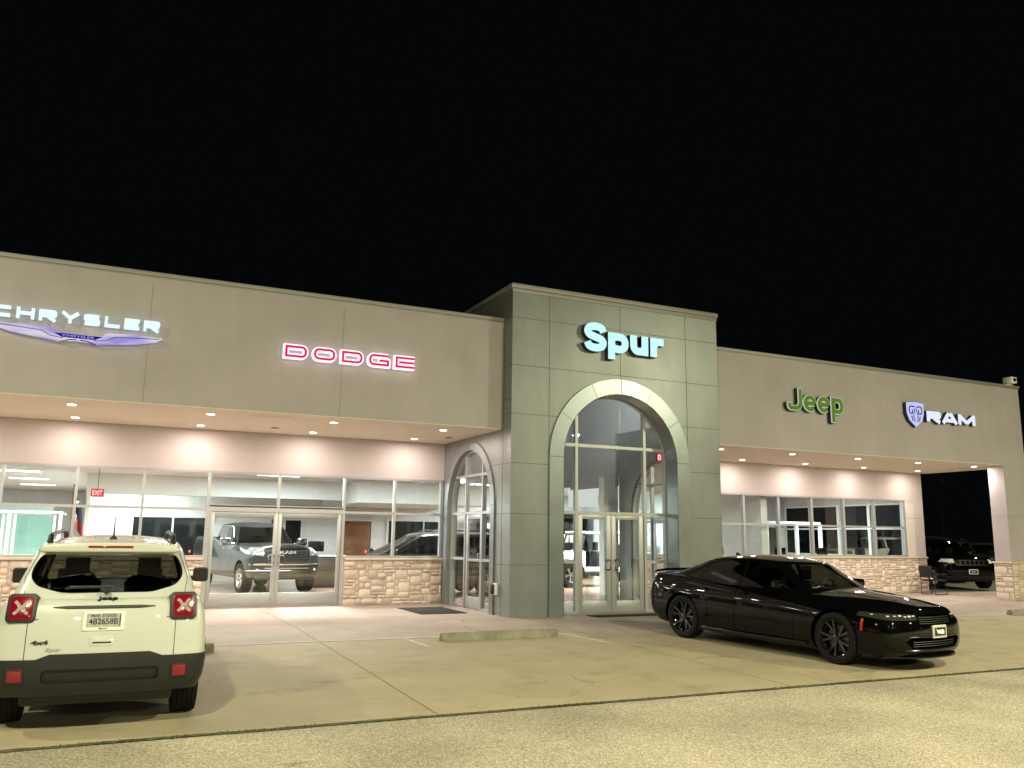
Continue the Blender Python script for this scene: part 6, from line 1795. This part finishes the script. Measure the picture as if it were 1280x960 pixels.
lot_lamp(-8.0, 9.6, 9.0, -7.9, 12, 750, 'tall lot lamp left of the picture, beside the left wing')
lot_lamp(-3.5, -2.5, 9.5, -3.4, 1, 2000, 'tall lot lamp behind the photographer to the left')
lot_lamp(9.0, -2.5, 9.5, 9.1, 1, 2400, 'tall lot lamp behind the photographer to the right')
lot_lamp(22.0, -1.5, 9.5, 22.1, 1, 3300, 'tall lot lamp at the right, across the road')
lot_lamp(34.0, 20.0, 9.0, 33, 24, 1000, 'tall lot lamp far to the right over the rear rows')
for i, (x, y, lab) in enumerate(((-14, -16, 'first'), (-4, -20, 'second'), (5, -17, 'third'), (15, -19, 'fourth'), (27, -15, 'fifth'))):
    lot_lamp(x, y, 8.5, x+.1, y+4, 700, f'{lab} lamp post from the left in the row across the road behind the photographer')
# interior ceiling lights (real fittings)
def panel_light(x, y, z, sx, sy, e, label, col=(.93, 1.0, .97), em=6):
    mb = MB(); mb.box(x-sx/2-.03, x+sx/2+.03, y-sy/2-.03, y+sy/2+.03, z-.02, z+.0); o = mb.build('ceiling_light', M['white'])
    mb = MB(); mb.box(x-sx/2, x+sx/2, y-sy/2, y+sy/2, z-.028, z-.0205); mb.build('diffuser', emi('panel_diffuser', col, em), o)
    tag(o, label, 'ceiling light', 'ceiling lights inside the dealership')
    l = area('ceiling_light_lamp', (x, y, z-.04), (x, y, 0), sx, e*(1.75 if x < 2 else 3.2), col, sy)
    return o
for i, (x, y, e, n) in enumerate([(-2.4, 27.6, 130, 'nearest of the three bright panels seen at the left'), (-2.4, 31.5, 130, 'middle of the three bright panels seen at the left'), (-2.4, 35.5, 130, 'farthest of the three bright panels seen at the left'),
    (-5.5, 22.6, 130, 'ceiling panel over the partition, out of view at far left'), (-1.2, 22.2, 130, 'ceiling panel just inside the glazing left of the exit sign'),
    (1.6, 23.2, 150, 'ceiling panel between the exit sign and the pickup'), (4.4, 22.0, 150, 'ceiling panel above the nose of the pickup'), (4.4, 25.0, 110, 'ceiling panel above the bed of the pickup'),
    (8.6, 23.0, 170, 'ceiling panel above the dark minivan'), (8.9, 29.0, 90, 'ceiling panel before the brown door'), (1.0, 29.6, 110, 'ceiling panel by the dark back windows'),
    (14.8, 24.0, 220, 'ceiling panel above the doorless white off-roader'), (14.8, 28.5, 160, 'ceiling panel behind the white off-roader'),
    (19.4, 24.6, 45, 'ceiling panel in the first office right of the tower'), (22.2, 22.2, 55, 'ceiling panel in the far right office')]):
    panel_light(x, y, 3.298, 1.2 if i > 2 else 1.1, .6, e, n)
area('tower_added_fill', (10.3, 18.4, 3.9), (10.3, 19.0, 6), .5, 120, (.95, 1, .95))  # added fill with no fitting, brightens the inside of the tower
# world
w = bpy.data.worlds.new('World'); scene.world = w; w.use_nodes = True
nt = w.node_tree; nt.nodes.clear()
out = nt.nodes.new('ShaderNodeOutputWorld'); bg = nt.nodes.new('ShaderNodeBackground')
nt.links.new(bg.outputs[0], out.inputs[0]); bg.inputs[0].default_value = (0.62, 0.8, 1.0, 1); bg.inputs[1].default_value = 0.0022

# ------------------------------------------------------------------ camera
cam = bpy.data.cameras.new('camera'); co = bpy.data.objects.new('camera', cam); COL.objects.link(co)
F, PITCH, ROLL, YAW = 1058.148, 0.178829, 0.0134419, 0.4388853
fw = Vector((math.sin(YAW)*math.cos(PITCH), math.cos(YAW)*math.cos(PITCH), math.sin(PITCH)))
r0 = Vector((math.cos(YAW), -math.sin(YAW), 0)); u0 = r0.cross(fw)
r1 = r0*math.cos(ROLL)+u0*math.sin(ROLL); u1 = -r0*math.sin(ROLL)+u0*math.cos(ROLL)
mt = Matrix((r1, u1, -fw)).transposed().to_4x4(); mt.translation = Vector((0, 0, 1.62))
co.matrix_world = mt
cam.sensor_fit = 'HORIZONTAL'; cam.sensor_width = 36; cam.lens = 36*F/1280; cam.clip_end = 2000; cam.clip_start = .05
scene.camera = co
scene.view_settings.view_transform = 'Standard'; scene.view_settings.look = 'None'
scene.view_settings.exposure = 0; scene.view_settings.gamma = 1
scene.cycles.use_denoising = True
scene.cycles.max_bounces = 8; scene.cycles.transparent_max_bounces = 24; scene.cycles.caustics_reflective = False; scene.cycles.caustics_refractive = False
scene.cycles.sample_clamp_indirect = 4
scene.cycles.use_light_tree = True
